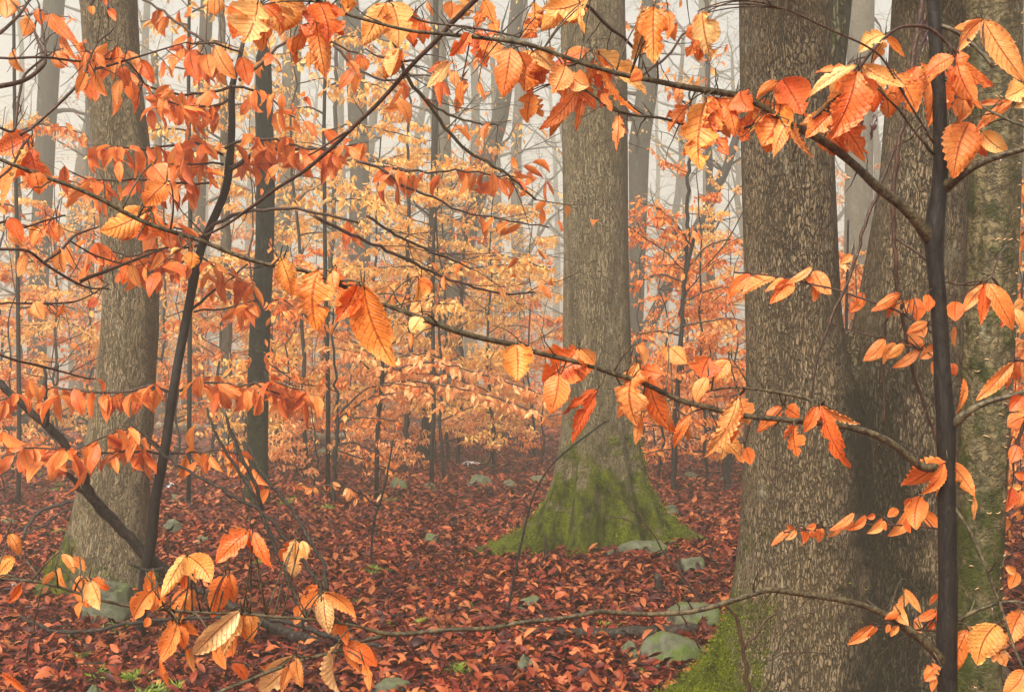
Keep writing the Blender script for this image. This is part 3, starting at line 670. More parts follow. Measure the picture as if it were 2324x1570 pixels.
for x, d, s, k in [(660, 13, .8, 'o1'), (1500, 13, .85, 'o1'), (1600, 12, .8, 'o2'), (1660, 13.5, .8, 'o1'), (1460, 16, .8, 'o2'), (1560, 18, .9, 'o1'), (30, 13, .8, 'o1'), (120, 16, .9, 'o2'), (400, 14, .8, 'o1'), (520, 18, .9, 'o2'), (980, 17, .8, 'o1'), (1120, 19, .9, 'o2'), (1230, 16, .7, 'o1'), (2340, 9, .8, 'o1'), (2330, 12, .8, 'o2'), (1930, 12, .75, 'o1'), (860, 20, .9, 'o2')]: put(k, x, d, s)
for x, d, s, k in [(700, 11.5, .6, 'p1'), (860, 11, .55, 'p1'), (800, 15, .8, 'p1'), (960, 16, .8, 'p1'), (1100, 15, .7, 'p1'), (1180, 18, .8, 'p1'), (1480, 14, .7, 'p1'), (1620, 15, .8, 'p1'), (20, 11, .5, 'p1'), (720, 19, .9, 'p1'), (560, 19, .9, 'p1'), (300, 18, .9, 'p1'), (2300, 11, .6, 'p1')]: put(k, x, d, s)
for kk, word in (('g', 'golden leaved'), ('o', 'orange leaved'), ('p', 'low peach leaved')):
    for za, zb, zt in ZONES:
        g_ = sorted([q for q in near_sap if q[0] == kk and za <= q[1] < zb], key=lambda q: q[2])
        for n_, q in enumerate(g_):
            pre = '' if len(g_) == 1 else ('nearest ', 'second nearest ', 'third nearest ', 'fourth nearest ', 'fifth nearest ')[min(4, n_)]
            q[3]['label'] = f'{pre}{word} beech sapling {zt}'
for i in range(46):
    d = rng.uniform(22, 60); put(['f1', 'f2', 'f3', 'f2'][i % 4], rng.uniform(-60, 2380), d, rng.uniform(.8, 1.25))

# ---------------------------------------------------------------- branch builders in picture space
def px_path(pts, d0, d1=None, d=None):
    """pts [(x,y,w)] -> world path + radii with distance running from d0 to d1"""
    d1 = d0 if d1 is None else d1; n = len(pts); out = []; r = []
    for i, (x, y, w) in enumerate(pts):
        dd = d0 + (d1 - d0) * i / max(1, n - 1); out.append(W(x, y, dd)); r.append(w / 2 / F * dd)
    return np.array(out), np.array(r)
def Z(reg, pts):
    ox, oy, k = {1: (0, 0, .3515), 2: (755.4, 0, .3515), 3: (1510.7, 0, .3515), 4: (0, 511.3, .3515), 5: (755.4, 511.3, .3515), 6: (1510.7, 511.3, .3515),
                 7: (0, 1016.9, .3523), 8: (755.4, 1016.9, .3523), 9: (1510.7, 1016.9, .3523)}[reg]
    return [(ox + p[0] * k, oy + p[1] * k) + tuple(p[2:]) for p in pts]

def spray(wood, leafpts, pts, d0, d1=None, w0=7, w1=3, rng=None, L=.11, dens=1.0, side=.16, fan=1):
    """a limb through picture points with short side twigs; leaf positions go into leafpts"""
    n = len(pts); pp = [(x, y, w0 + (w1 - w0) * i / (n - 1)) for i, (x, y) in enumerate(pts)]
    P, R = px_path(pp, d0, d1); P, R = resample(P, R, .045); P[1:-1] += rng.randn(len(P) - 2, 3) * .004
    wood.tube(P, R, 6)
    for k in range(1, len(P)):
        if rng.rand() > dens: continue
        t = unit(P[k] - P[k - 1]); s = unit(np.cross(t, [0, 0, 1])) * (1 if k % 2 else -1)
        q = wander(P[k], t * .5 + s * .8 + np.array([0, 0, -.05]), side * rng.uniform(.5, 1.3), 3, rng, .15, -.04)
        wood.tube(q, np.linspace(.0016, .0009, 4), 3, cap=False)
        for j in range(fan + int(rng.rand() < .9)): leafpts.append((q[rng.randint(1, 4)], unit(s * rng.choice([-1, 1]) + t * rng.randn() * .6)))
        if rng.rand() < .5: leafpts.append((P[k], t))

# crooked leafy beech at the left (distance from its foot in the picture)
D7 = 5.05
rng = np.random.RandomState(71)
rows = [(552, 95, 12), (538, 150, 15), (523, 185, 19), (520, 210, 20), (522, 260, 21), (519, 330, 22), (513, 370, 26), (510, 420, 24), (490, 470, 24), (468, 520, 24), (448, 575, 25), (438, 640, 26), (426, 720, 26), (410, 820, 26), (400, 890, 27), (392, 950, 27), (382, 1020, 28), (368, 1085, 29), (354, 1140, 31), (350, 1200, 30), (342, 1245, 32), (326, 1300, 30), (318, 1360, 28), (312, 1455, 30)]
P = np.array([W(x, y, D7) for x, y, w in rows]); R = np.array([w * .39 / F * D7 for x, y, w in rows]); P, R = resample(P, R, .04)
P[:, 1] += np.sin(np.arange(len(P)) * .11) * .05
P = np.vstack([P, P[-1] + np.array([0, 0, -.12])]); R = np.append(R, R[-1] * 1.1)
t7 = thing('beech_tree', 'crooked black beech stem hung with red orange leaves, in front of the broad oak', 'young tree', base_loc(P))
mb = MB(); mb.tube(P[::-1], R[::-1], 14); mb.build('trunk', M['beech_dark'], t7)
wd = MB(); lp = []
def limb7(reg, pts, w0=8, w1=3, dd=.0, **k):
    k.setdefault('fan', 2 if k.get('dens', 1) > .6 else 1)
    spray(wd, lp, [p[:2] for p in Z(reg, pts)], D7, D7 + dd, w0, w1, rng, **k)
limb7(1, [(1490, 560), (1400, 600), (1250, 620), (1100, 600), (980, 580), (850, 520), (740, 430), (620, 360), (560, 330)], 8, 3, -.5)
limb7(1, [(1480, 640), (1350, 700), (1200, 690), (1060, 650)], 8, 3, -.3)
limb7(1, [(1500, 560), (1600, 560), (1700, 610), (1820, 690), (1900, 760)], 7, 3, .2)
limb7(1, [(1440, 1000), (1330, 930), (1200, 930), (1000, 960), (860, 970), (740, 940), (660, 940)], 7, 3, -.3)
limb7(1, [(1450, 960), (1560, 900), (1720, 890), (1850, 930), (2000, 960), (2150, 960), (2300, 930)], 8, 3, .1)
limb7(1, [(1440, 1060), (1340, 1050), (1220, 1060), (1100, 1060)], 6, 3, -.2)
limb7(1, [(1490, 1090), (1560, 1040), (1720, 970), (1860, 960), (2020, 965), (2180, 968)], 13, 4, .3)
limb7(1, [(1400, 1180), (1200, 1180), (1000, 1165), (800, 1165), (560, 1170), (440, 1100)], 6, 3, -.4)
limb7(1, [(1330, 1540), (1200, 1480), (1060, 1440), (940, 1420)], 6, 3, -.2)
limb7(1, [(1380, 420), (1300, 330), (1240, 330), (1160, 380)], 5, 3, .2)
limb7(1, [(1500, 400), (1360, 290), (1180, 170), (1060, 80), (920, 0)], 8, 5, .2, dens=.25)
limb7(1, [(1545, 520), (1640, 440), (1780, 330), (1850, 240), (2000, 250), (2200, 300), (2314, 345)], 9, 4, .2, dens=.15)
limb7(4, [(1150, 1090), (1060, 1060), (1000, 1000), (900, 1060), (700, 1080), (560, 1080), (400, 1050), (250, 1060), (100, 1080), (0, 1130)], 7, 3, -.2)
limb7(4, [(1160, 1070), (1250, 1000), (1400, 1000), (1520, 1060), (1640, 1010), (1700, 980), (1840, 1050), (1960, 1060)], 6, 3, .1)
limb7(4, [(1640, 1010), (1720, 1080), (1820, 1090), (1900, 1110)], 5, 3, .1)
limb7(4, [(1080, 1470), (960, 1360), (850, 1300), (700, 1350), (560, 1420), (500, 1440)], 6, 3, -.2)
limb7(4, [(1080, 1480), (940, 1460), (740, 1450), (600, 1490), (460, 1460), (300, 1430), (130, 1430), (0, 1440)], 6, 3, -.3)
limb7(4, [(1100, 1470), (1260, 1480), (1400, 1450), (1560, 1450), (1620, 1560)], 6, 3, .1)
limb7(4, [(1290, 130), (1180, 150), (1060, 130), (960, 180), (840, 220), (720, 170), (640, 120)], 6, 3, -.2)
limb7(4, [(1280, 260), (1180, 210), (1080, 240), (960, 240)], 5, 3, -.2)
limb7(4, [(1290, 200), (1380, 270), (1480, 300), (1560, 380)], 5, 3, .2)
limb7(4, [(1180, 560), (1280, 520), (1440, 380), (1600, 250)], 8, 4, .2, dens=.35)
limb7(4, [(1250, 560), (1350, 540), (1480, 550), (1560, 500), (1660, 480), (1800, 480)], 5, 3, .2, dens=.5)
limb7(1, [(1330, 1500), (1420, 1400), (1600, 1360), (1800, 1355), (2000, 1350), (2150, 1400), (2314, 1440)], 9, 6, .1, dens=.15)
limb7(2, [(150, 1040), (330, 1090), (520, 1105), (700, 1110), (900, 1100), (1100, 1140), (1250, 1150)], 7, 3, .2, dens=.7)
limb7(2, [(300, 1080), (440, 1200), (620, 1260), (760, 1350), (930, 1390), (1100, 1410), (1400, 1470)], 7, 3, .2, dens=.1)
limb7(2, [(0, 290), (80, 340), (180, 480), (330, 540), (430, 510), (600, 480), (800, 490), (870, 520)], 7, 3, .0, dens=.5)
wd.build('crown', M['twig'], t7)
fb = MB(); hang_leaves(fb, [q[0] for q in lp], [q[1] for q in lp], .115, rng, MID, .5); fb.build('foliage', M['leaf_red'], t7)

# golden and peach layered sprays of nearer saplings, each a young beech with its own stem
def spray_tree(label, stem, d, sprays, mat, L, seed, name='beech_sapling', w=9, dens=1.0, fan=1, side=.2):
    rng = np.random.RandomState(seed)
    P = np.array([W(x, y, d) for x, y in stem]); R = np.linspace(w * .4, w * .6, len(P)) / F * d; P, R = resample(P, R, .06)
    g = float(gz(P[-1][0], P[-1][1]))
    if P[-1][2] > g: P = np.vstack([P, [P[-1][0], P[-1][1], g - .05]]); R = np.append(R, R[-1])
    t = thing(name, label, 'young tree', base_loc(P), 'leafy young beeches around the oaks')
    mb = MB(); mb.tube(P[::-1], R[::-1], 8); mb.build('trunk', M['beech_dark'], t)
    wd = MB(); lp = []
    for s in sprays: spray(wd, lp, s, d, d + rng.uniform(-.5, .5), 5, 2.5, rng, dens=dens, side=side, fan=fan)
    wd.build('crown', M['twig'], t); fb = MB(); hang_leaves(fb, [q[0] for q in lp], [q[1] for q in lp], L, rng, MID, .6); fb.build('foliage', mat, t)
    return t
spray_tree('young beech with a drooping tier of pale gold leaves left of the mossy based oak', [(872, 700), (868, 850), (858, 950), (855, 1060)], 10.5,
  [[(870, 850), (920, 830), (990, 820), (1060, 840), (1130, 860), (1190, 880), (1240, 900)], [(870, 830), (930, 845), (1010, 850), (1090, 880), (1180, 930)], [(868, 870), (940, 865), (1040, 880), (1120, 900), (1230, 940)], [(868, 860), (900, 810), (960, 800), (1000, 815)],
   [(860, 900), (900, 880), (960, 890), (1000, 910)], [(868, 860), (830, 830), (800, 800), (770, 790)]], M['leaf_peach'], .10, 1, dens=1, fan=3)
spray_tree('young beech with a flat tier of golden leaves at mid height in the middle distance', [(985, 500), (982, 700), (985, 950), (980, 1010)], 12.5,
  [[(985, 620), (1020, 600), (1070, 585), (1130, 578), (1190, 590), (1240, 610)], [(985, 615), (940, 605), (890, 605), (840, 610), (800, 600)], [(985, 625), (1050, 612), (1120, 602), (1190, 602), (1250, 606)], [(985, 640), (1000, 690), (1020, 690)]], M['leaf_gold'], .10, 2, fan=3)
spray_tree('low young beech with orange leaves near the left edge of the mossy root', [(770, 930), (765, 1000), (758, 1080), (757, 1160)], 9.9,
  [[(765, 1010), (800, 1000), (840, 1020), (890, 1045)], [(762, 1020), (820, 1040), (870, 1060), (900, 1070)], [(765, 960), (810, 945), (860, 950), (900, 955)], [(760, 1090), (800, 1110), (840, 1150)], [(757, 1100), (720, 1105), (680, 1100)], [(768, 940), (830, 880), (900, 870), (970, 880)], [(768, 950), (840, 900), (900, 890)]], M['leaf_orange'], .075, 3, w=7, dens=.7, side=.12)
spray_tree('slim young beech with orange leaves between the mossy based oak and the twin oak', [(1580, 520), (1552, 640), (1545, 800), (1530, 950), (1528, 1110)], 11.4,
  [[(1550, 640), (1500, 620), (1450, 640), (1430, 660)], [(1552, 620), (1600, 560), (1660, 540), (1690, 560)], [(1545, 740), (1600, 730), (1660, 720), (1690, 730)], [(1545, 760), (1490, 750), (1440, 760)], [(1540, 850), (1600, 830), (1660, 830), (1690, 840)], [(1540, 870), (1500, 850), (1460, 850)],
   [(1548, 690), (1600, 660), (1650, 650), (1690, 660)], [(1535, 930), (1590, 900), (1650, 900)], [(1535, 900), (1490, 920), (1450, 940)], [(1570, 560), (1530, 500), (1490, 470), (1450, 460)]], M['leaf_orange'], .09, 4, dens=.9)
spray_tree('young beech with yellow leaves high up beside the snag', [(740, 60), (735, 300), (738, 600), (745, 900)], 11.5,
  [[(738, 200), (780, 180), (840, 190), (900, 210)], [(736, 260), (700, 240), (660, 250), (620, 260)], [(738, 300), (790, 280), (850, 290), (930, 310)], [(738, 150), (700, 130), (660, 140)], [(738, 380), (800, 360), (870, 370), (940, 390)], [(737, 340), (690, 330), (650, 350)],
   [(738, 110), (780, 80), (850, 90), (920, 100)], [(738, 460), (800, 450), (880, 470)]], M['leaf_gold'], .095, 5, dens=1, fan=1)
spray_tree('young beech with yellow leaves behind the top of the crooked beech', [(430, -60), (428, 200), (432, 500), (430, 900)], 10,
  [[(430, 60), (380, 40), (320, 50)], [(430, 100), (480, 90), (540, 110)], [(430, 160), (390, 150), (350, 170)], [(430, 300), (380, 290), (330, 300)], [(430, 350), (480, 330), (540, 340)], [(430, 30), (480, 10), (540, 20)]], M['leaf_gold'], .09, 6, dens=.8)
spray_tree('young beech with gold leaves at the left edge beyond the oak', [(30, -60), (34, 300), (40, 600), (44, 980)], 10.5,
  [[(34, 300), (90, 280), (150, 290), (200, 310)], [(36, 420), (90, 400), (160, 410), (210, 430)], [(38, 520), (100, 510), (180, 530)], [(34, 40), (90, 30), (160, 40)], [(40, 600), (100, 590), (180, 610)], [(38, 470), (0, 460), (-30, 470)], [(40, 700), (100, 690), (170, 700)]], M['leaf_orange'], .095, 7, dens=.9)
spray_tree('young beech with orange leaves on the right edge behind the birch', [(2340, 200), (2338, 600), (2336, 1000), (2336, 1200)], 6.5,
  [[(2338, 520), (2300, 540), (2290, 560)], [(2338, 640), (2310, 660), (2296, 700)], [(2338, 740), (2305, 760), (2290, 800)], [(2338, 900), (2310, 920), (2290, 960)], [(2338, 1000), (2310, 1020), (2285, 1060)], [(2338, 1140), (2310, 1160), (2290, 1200)], [(2338, 1250), (2310, 1290), (2290, 1310)], [(2338, 400), (2318, 420)]], M['leaf_orange'], .10, 8, dens=1)
spray_tree('young beech with orange leaves seen through the fork of the twin oak', [(1925, 500), (1922, 640), (1920, 800)], 8,
  [[(1922, 600), (1900, 590), (1890, 600)], [(1922, 620), (1950, 600), (1970, 610)], [(1922, 660), (1905, 670)], [(1922, 700), (1940, 710)]], M['leaf_peach'], .09, 9, w=6)
spray_tree('bare looking whip with a few leaves right of the mossy root, leaning into the litter', [(1375, 955), (1300, 1010), (1245, 1055), (1205, 1130), (1190, 1200), (1170, 1290), (1155, 1370), (1148, 1430)], 5.4,
  [[(1190, 1200), (1180, 1150)], [(1155, 1370), (1200, 1310), (1225, 1260)]], M['leaf_orange'], .06, 10, dens=.02, w=5)
spray_tree('short crooked whip standing in the open litter with small peach leaves', [(892, 1000), (878, 1080), (862, 1150), (843, 1180), (845, 1240), (838, 1290)], 7,
  [[(862, 1150), (800, 1110), (770, 1100)], [(870, 1110), (840, 1120), (800, 1140)]], M['leaf_peach'], .06, 12, dens=.5, w=5, side=.06)

# thin bare branches reaching in from the left and top
def bare_branch(label, lines, d0, d1, mat, seed, tw=8, L=.35, leaves=0):
    rng = np.random.RandomState(seed); wd = MB(); lf = []; P0 = None
    for pts in lines:
        P, R = px_path(pts, d0, d1); P, R = resample(P, R, .04); P[1:-1] += rng.randn(len(P) - 2, 3) * .003
        if P0 is None: P0 = P[0]
        wd.tube(P, R, 7)
        sub_twigs(wd, P, R.mean() * .7, rng, 2, tw, L, lf, -.02, .3, 4)
    t = thing('beech_branch', label, 'branch', P0, 'branches reaching into the picture'); wd.build('limb', mat, t)
    if leaves:
        fb = MB(); sel = [q for q in lf if rng.rand() < leaves]; hang_leaves(fb, [q[0] for q in sel], [q[1] for q in sel], .09, rng, MID); fb.build('foliage', M['leaf_orange'], t)
    return t
bare_branch('long thin branch arching down across the gold foliage', [Z(2, [(380, 250, 10), (440, 400, 10), (480, 520, 9), (600, 640, 9), (680, 760, 9), (800, 920, 8), (940, 1030, 8), (1060, 1070, 7), (1190, 1190, 6), (1310, 1290, 5)]), Z(2, [(600, 640, 6), (720, 730, 6), (860, 780, 5), (1000, 810, 5), (1150, 780, 3)])], 4.5, 5.2, M['branch'], 3, 6, .4, .1)
bare_branch('bare branch sagging across the middle behind the long left branch', [Z(5, [(-120, -60, 9), (0, 0, 9), (160, 80, 8), (300, 140, 8), (480, 220, 8), (640, 310, 7), (850, 380, 6), (1080, 450, 5), (1300, 430, 4)]), Z(5, [(220, -60, 7), (400, 60, 7), (560, 140, 6), (760, 220, 5), (900, 280, 4)])], 5, 5.6, M['twig'], 4, 9, .5, .05)
bare_branch('thin bare branch right of the mossy based oak', [Z(2, [(1620, 20, 8), (1680, 120, 8), (1800, 190, 8), (1930, 270, 7), (2000, 350, 6)]), Z(2, [(1950, 520, 7), (2080, 440, 6), (2200, 310, 6), (2314, 190, 5)]), Z(2, [(1660, 430, 5), (1780, 560, 4), (1900, 680, 4), (2020, 750, 4)])], 2.6, 2.8, M['twig'], 5, 4, .2)

# ---------------------------------------------------------------- nearest beech sapling with its long branches and large leaves
DS = 2.0
rng = np.random.RandomState(90)
rows = [(2112, -300, 22), (2116, -20, 27), (2122, 60, 30), (2128, 170, 31), (2134, 280, 32), (2136, 400, 34), (2128, 460, 38), (2118, 530, 46), (2122, 600, 36), (2132, 700, 36), (2136, 800, 36), (2142, 900, 39), (2148, 960, 44), (2147, 1060, 40), (2150, 1200, 41), (2152, 1350, 42), (2148, 1450, 46), (2150, 1570, 44), (2152, 1800, 48), (2155, 2100, 54), (2156, 2330, 60)]
P = np.array([W(x, y, DS) for x, y, w in rows]); R = np.array([w / 2 / F * DS for x, y, w in rows]); P, R = resample(P, R, .02)
t1 = thing('beech_sapling', 'slender near black beech stem with long side branches and very large orange leaves', 'young tree', base_loc(P))
mb = MB(); mb.tube(P[::-1], R[::-1], 20); mb.build('trunk', M['beech_dark'], t1)
HB = []  # [object, world path, px path]
def hero_branch(pts, d0, d1, mat='branch', root=None, twigs=0, sd=0, owner=None, label=None):
    owner = owner or t1
    Pw, Rw = px_path(pts, d0, d1); Pw, Rw = resample(Pw, Rw, .012)
    r = np.random.RandomState(sd)
    n = len(Pw); wv = np.stack([vnoise(np.arange(n) * .14, sd + k) - .5 for k in range(3)], 1) * .006; Pw[2:-2] += wv[2:-2]
    Rw = Rw * (1 + .10 * (vnoise(np.arange(n) * .35, sd + 9) - .5))
    mb = MB(); mb.tube(Pw, Rw, 12)
    for i in range(twigs):
        k = r.randint(3, n - 1); tt = unit(Pw[k] - Pw[k - 1]); p = wander(Pw[k], tt * .6 + np.array([r.randn() * .2, r.randn() * .5, r.choice([-.7, .8])]), r.uniform(.03, .11), 5, r, .18)
        mb.tube(p, np.linspace(.0014, .0006, 6), 5)
    HB.append([mb, Pw, owner, mat, [], label])
hero_branch([(2112, 545, 34), (2085, 505, 27), (2040, 462, 24), (1985, 425, 21), (1935, 375, 19), (1890, 335, 19), (1845, 308, 19), (1790, 284, 17), (1740, 250, 15), (1690, 222, 14), (1640, 212, 16), (1560, 200, 14), (1480, 182, 13), (1400, 168, 11), (1330, 148, 11), (1270, 122, 10), (1200, 98, 11), (1100, 85, 10), (1010, 78, 9), (940, 70, 8), (860, 48, 7), (790, 30, 7), (730, 0, 7), (690, -30, 6)], DS, 1.7, sd=1, twigs=16)
hero_branch([(1740, 252, 8), (1690, 298, 9), (1620, 296, 8), (1560, 288, 7), (1500, 268, 7), (1440, 262, 6), (1390, 250, 6), (1340, 210, 5), (1300, 180, 4)], 1.93, 1.85, sd=2, twigs=5)
hero_branch([(2140, 1055, 24), (2100, 1065, 20), (2075, 1045, 18), (2035, 1010, 17), (1990, 988, 16), (1920, 965, 15), (1850, 958, 14), (1790, 958, 13), (1720, 948, 12), (1640, 930, 12), (1540, 905, 12), (1470, 875, 11), (1400, 850, 13), (1340, 825, 12), (1280, 812, 11), (1220, 800, 11), (1170, 780, 13), (1110, 768, 13), (1040, 755, 13), (960, 725, 12), (900, 702, 10), (830, 680, 9), (770, 642, 9), (700, 615, 9), (620, 604, 10), (540, 585, 10), (460, 550, 10), (390, 528, 10), (330, 510, 10), (270, 482, 10), (230, 458, 10), (160, 422, 9), (100, 400, 9), (50, 380, 8), (-20, 354, 8)], DS, 1.55, sd=3, twigs=18)
hero_branch([(1955, 978, 9), (1920, 952, 9), (1880, 920, 9), (1840, 905, 8), (1780, 893, 8), (1710, 880, 6), (1650, 875, 5), (1600, 890, 4)], 1.95, 1.85, sd=4, twigs=2)
hero_branch([(2145, 1510, 26), (2122, 1478, 22), (2090, 1452, 19), (2050, 1420, 17), (2010, 1392, 15), (1960, 1372, 14), (1890, 1357, 14), (1830, 1353, 13), (1780, 1346, 12), (1745, 1338, 14), (1710, 1352, 13), (1640, 1370, 13), (1550, 1390, 12), (1480, 1398, 11), (1400, 1394, 11), (1360, 1390, 11), (1300, 1402, 11), (1230, 1408, 11), (1180, 1410, 11), (1110, 1425, 11), (1040, 1430, 10), (950, 1436, 10), (870, 1438, 11), (820, 1420, 7), (760, 1408, 7), (690, 1402, 7), (620, 1398, 7), (560, 1394, 7), (480, 1394, 7), (400, 1388, 7), (300, 1378, 7), (220, 1360, 7), (150, 1335, 7), (85, 1315, 7), (0, 1312, 6), (-30, 1312, 6)], DS, 1.6, sd=5, twigs=14)
hero_branch([(868, 1440, 10), (820, 1462, 10), (770, 1480, 9), (700, 1496, 9), (640, 1512, 9), (570, 1540, 9), (500, 1566, 9), (440, 1590, 9)], 1.78, 1.7, sd=6)
hero_branch([(2140, 425, 34), (2165, 412, 24), (2190, 388, 20), (2230, 365, 18), (2280, 350, 15), (2340, 333, 14)], DS, 1.9, sd=7)
hero_branch([(2152, 970, 30), (2170, 950, 22), (2195, 930, 17), (2235, 912, 14), (2285, 900, 12), (2340, 885, 12)], DS, 1.95, sd=8)
hero_branch([(2160, 1420, 12), (2190, 1398, 9), (2240, 1375, 8), (2290, 1362, 7), (2340, 1370, 6)], DS, 1.95, sd=9, twigs=2)
hero_branch([(2150, 1120, 9), (2200, 1200, 8), (2240, 1290, 8), (2275, 1380, 7), (2310, 1480, 7), (2335, 1560, 6)], DS, 1.9, sd=10, twigs=3)
hero_branch([(2118, 350, 8), (2080, 310, 6), (2040, 250, 5), (1990, 200, 4)], DS, 1.95, sd=11)
hero_branch([(2125, 60, 12), (2160, 60, 10), (2200, 95, 9), (2230, 120, 10), (2254, 152, 9)], DS, 1.95, sd=12)
hero_branch([(2135, 175, 6), (2180, 200, 6), (2230, 245, 6), (2280, 265, 6), (2330, 290, 6)], DS, 1.9, sd=13)
hero_branch([(2115, 755, 6), (2042, 706, 6), (1957, 676, 5), (1891, 654, 5), (1827, 643, 4), (1757, 628, 4), (1666, 618, 4)], 2.25, 2.5, 'twig', sd=14)
hero_branch([(2115, 800, 6), (2040, 780, 5), (1960, 755, 4), (1890, 735, 3)], 2.25, 2.4, 'twig', sd=15)
hero_branch([(2130, 1200, 6), (2090, 1192, 5), (2030, 1192, 4), (1960, 1192, 4), (1870, 1196, 4), (1780, 1208, 3)], 2.2, 2.4, 'twig', sd=16)
hero_branch([(2130, 1430, 6), (2070, 1432, 5), (2000, 1420, 4), (1930, 1425, 3)], 2.2, 2.4, 'twig', sd=17)
hero_branch([(2155, 640, 6), (2190, 651, 5), (2235, 645, 4), (2250, 630, 3)], 2.0, 1.95, 'twig', sd=18)
hero_branch([(2120, 325, 6), (2060, 240, 5), (2000, 130, 5), (1950, 100, 5), (1880, 70, 5), (1800, 30, 4), (1735, 8, 4)], 1.9, 1.8, 'twig', sd=19, twigs=2)
hero_branch([(2170, 120, 7), (2110, 60, 8), (2040, 60, 7), (1980, 120, 8), (1930, 180, 7), (1890, 225, 7), (1845, 270, 6)], 1.9, 1.85, 'twig', sd=20, twigs=3)
hero_branch([(2300, 1040, 10), (2305, 1000, 9), (2330, 950, 8)], 2.0, 2.0, 'twig', sd=21)
hero_branch([(2330, 820, 6), (2310, 810, 5), (2290, 825, 4)], 2.0, 2.0, 'twig', sd=22)
# reddish diagonal branch: another beech reaching down from above
td = thing('beech_branch', 'reddish diagonal branch running from the top centre down to the left', 'branch', W(1150, -60, 2.5), 'branches reaching into the picture')
hero_branch([(1150, -70, 12), (1085, -5, 12), (1040, 40, 12), (1000, 82, 12), (950, 130, 11), (900, 190, 10), (850, 245, 10), (800, 292, 10), (750, 335, 10), (700, 378, 9), (650, 415, 8), (600, 448, 8), (550, 482, 7), (500, 515, 6), (450, 540, 5)], 2.5, 2.9, 'twig', sd=30, twigs=10, owner=td)
hero_branch([(940, 138, 6), (900, 135, 6), (855, 128, 5), (830, 112, 4)], 2.6, 2.7, 'twig', sd=31, owner=td)
hero_branch([(800, 292, 6), (760, 318, 5), (720, 345, 5), (700, 352, 4)], 2.7, 2.7, 'twig', sd=32, owner=td)
hero_branch([(870, -20, 6), (900, 20, 6), (960, 50, 5), (1020, 60, 5), (1130, 72, 5), (1180, 85, 4)], 2.2, 2.2, 'twig', sd=33, owner=td, twigs=3)

tu = thing('beech_branch', 'thin bare forking branch reaching in at the upper left corner', 'branch', W(-60, 190, 2.3), 'branches reaching into the picture')
for i, (reg, l) in enumerate([(1, [(-80, 585, 12), (100, 540, 11), (200, 500, 10), (300, 400, 9), (250, 300, 7), (210, 200, 5), (250, 60, 4)]), (1, [(-60, 800, 6), (90, 870, 6), (115, 640, 6), (150, 490, 6), (300, 360, 5)]), (1, [(130, 875, 7), (300, 740, 7), (500, 560, 7), (560, 455, 6), (700, 420, 6), (900, 370, 5), (1200, 275, 3)]),
    (1, [(-20, 375, 6), (300, 380, 6), (520, 390, 5), (700, 385, 5), (820, 400, 3)]), (1, [(-60, 260, 8), (0, 210, 8), (130, 100, 7), (200, -10, 6)]), (1, [(560, 455, 5), (590, 350, 5), (640, 270, 5), (735, 185, 4)]), (1, [(300, 360, 5), (270, 130, 4), (240, 0, 4)]), (1, [(-40, 1180, 6), (60, 1090, 6), (150, 940, 6), (200, 880, 5)]),
    (1, [(1200, 275, 3), (1300, 290, 4), (1400, 280, 5), (1560, 340, 5)]), (1, [(820, 400, 4), (900, 480, 4), (960, 560, 3)]), (1, [(700, 60, 5), (690, -60, 6)]), (1, [(590, 38, 4), (640, -30, 5)])]):
    hero_branch(Z(reg, l), 2.4, 2.6, 'twig', sd=50 + i, owner=tu, twigs=4)
tw2 = thing('beech_branch', 'thin branch with drops and few leaves crossing low behind the long left branch', 'branch', W(-60, 570, 2.6), 'branches reaching into the picture')
for i, (reg, l) in enumerate([(4, [(-60, 150, 7), (180, 160, 7), (280, 240, 7), (440, 340, 6), (560, 400, 5), (700, 410, 3)]), (4, [(280, 240, 6), (380, 180, 6), (450, 100, 6), (500, 60, 5), (640, 10, 4)]), (4, [(-20, 505, 5), (300, 505, 5), (480, 490, 4), (600, 450, 3), (700, 380, 3)]), (4, [(450, 100, 4), (600, 190, 4), (750, 240, 4), (860, 260, 3)]), (4, [(-40, 820, 6), (120, 880, 6), (270, 910, 6), (400, 940, 5), (560, 985, 4), (620, 990, 3)]),
    (1, [(-40, 1470, 6), (40, 1420, 6), (160, 1470, 5), (290, 1420, 5), (420, 1390, 4)]), (4, [(520, 360, 9), (700, 290, 8), (860, 230, 7), (1045, 160, 4)])]):
    hero_branch(Z(reg, l), 2.7, 2.9, 'twig', sd=70 + i, owner=tw2, twigs=5)
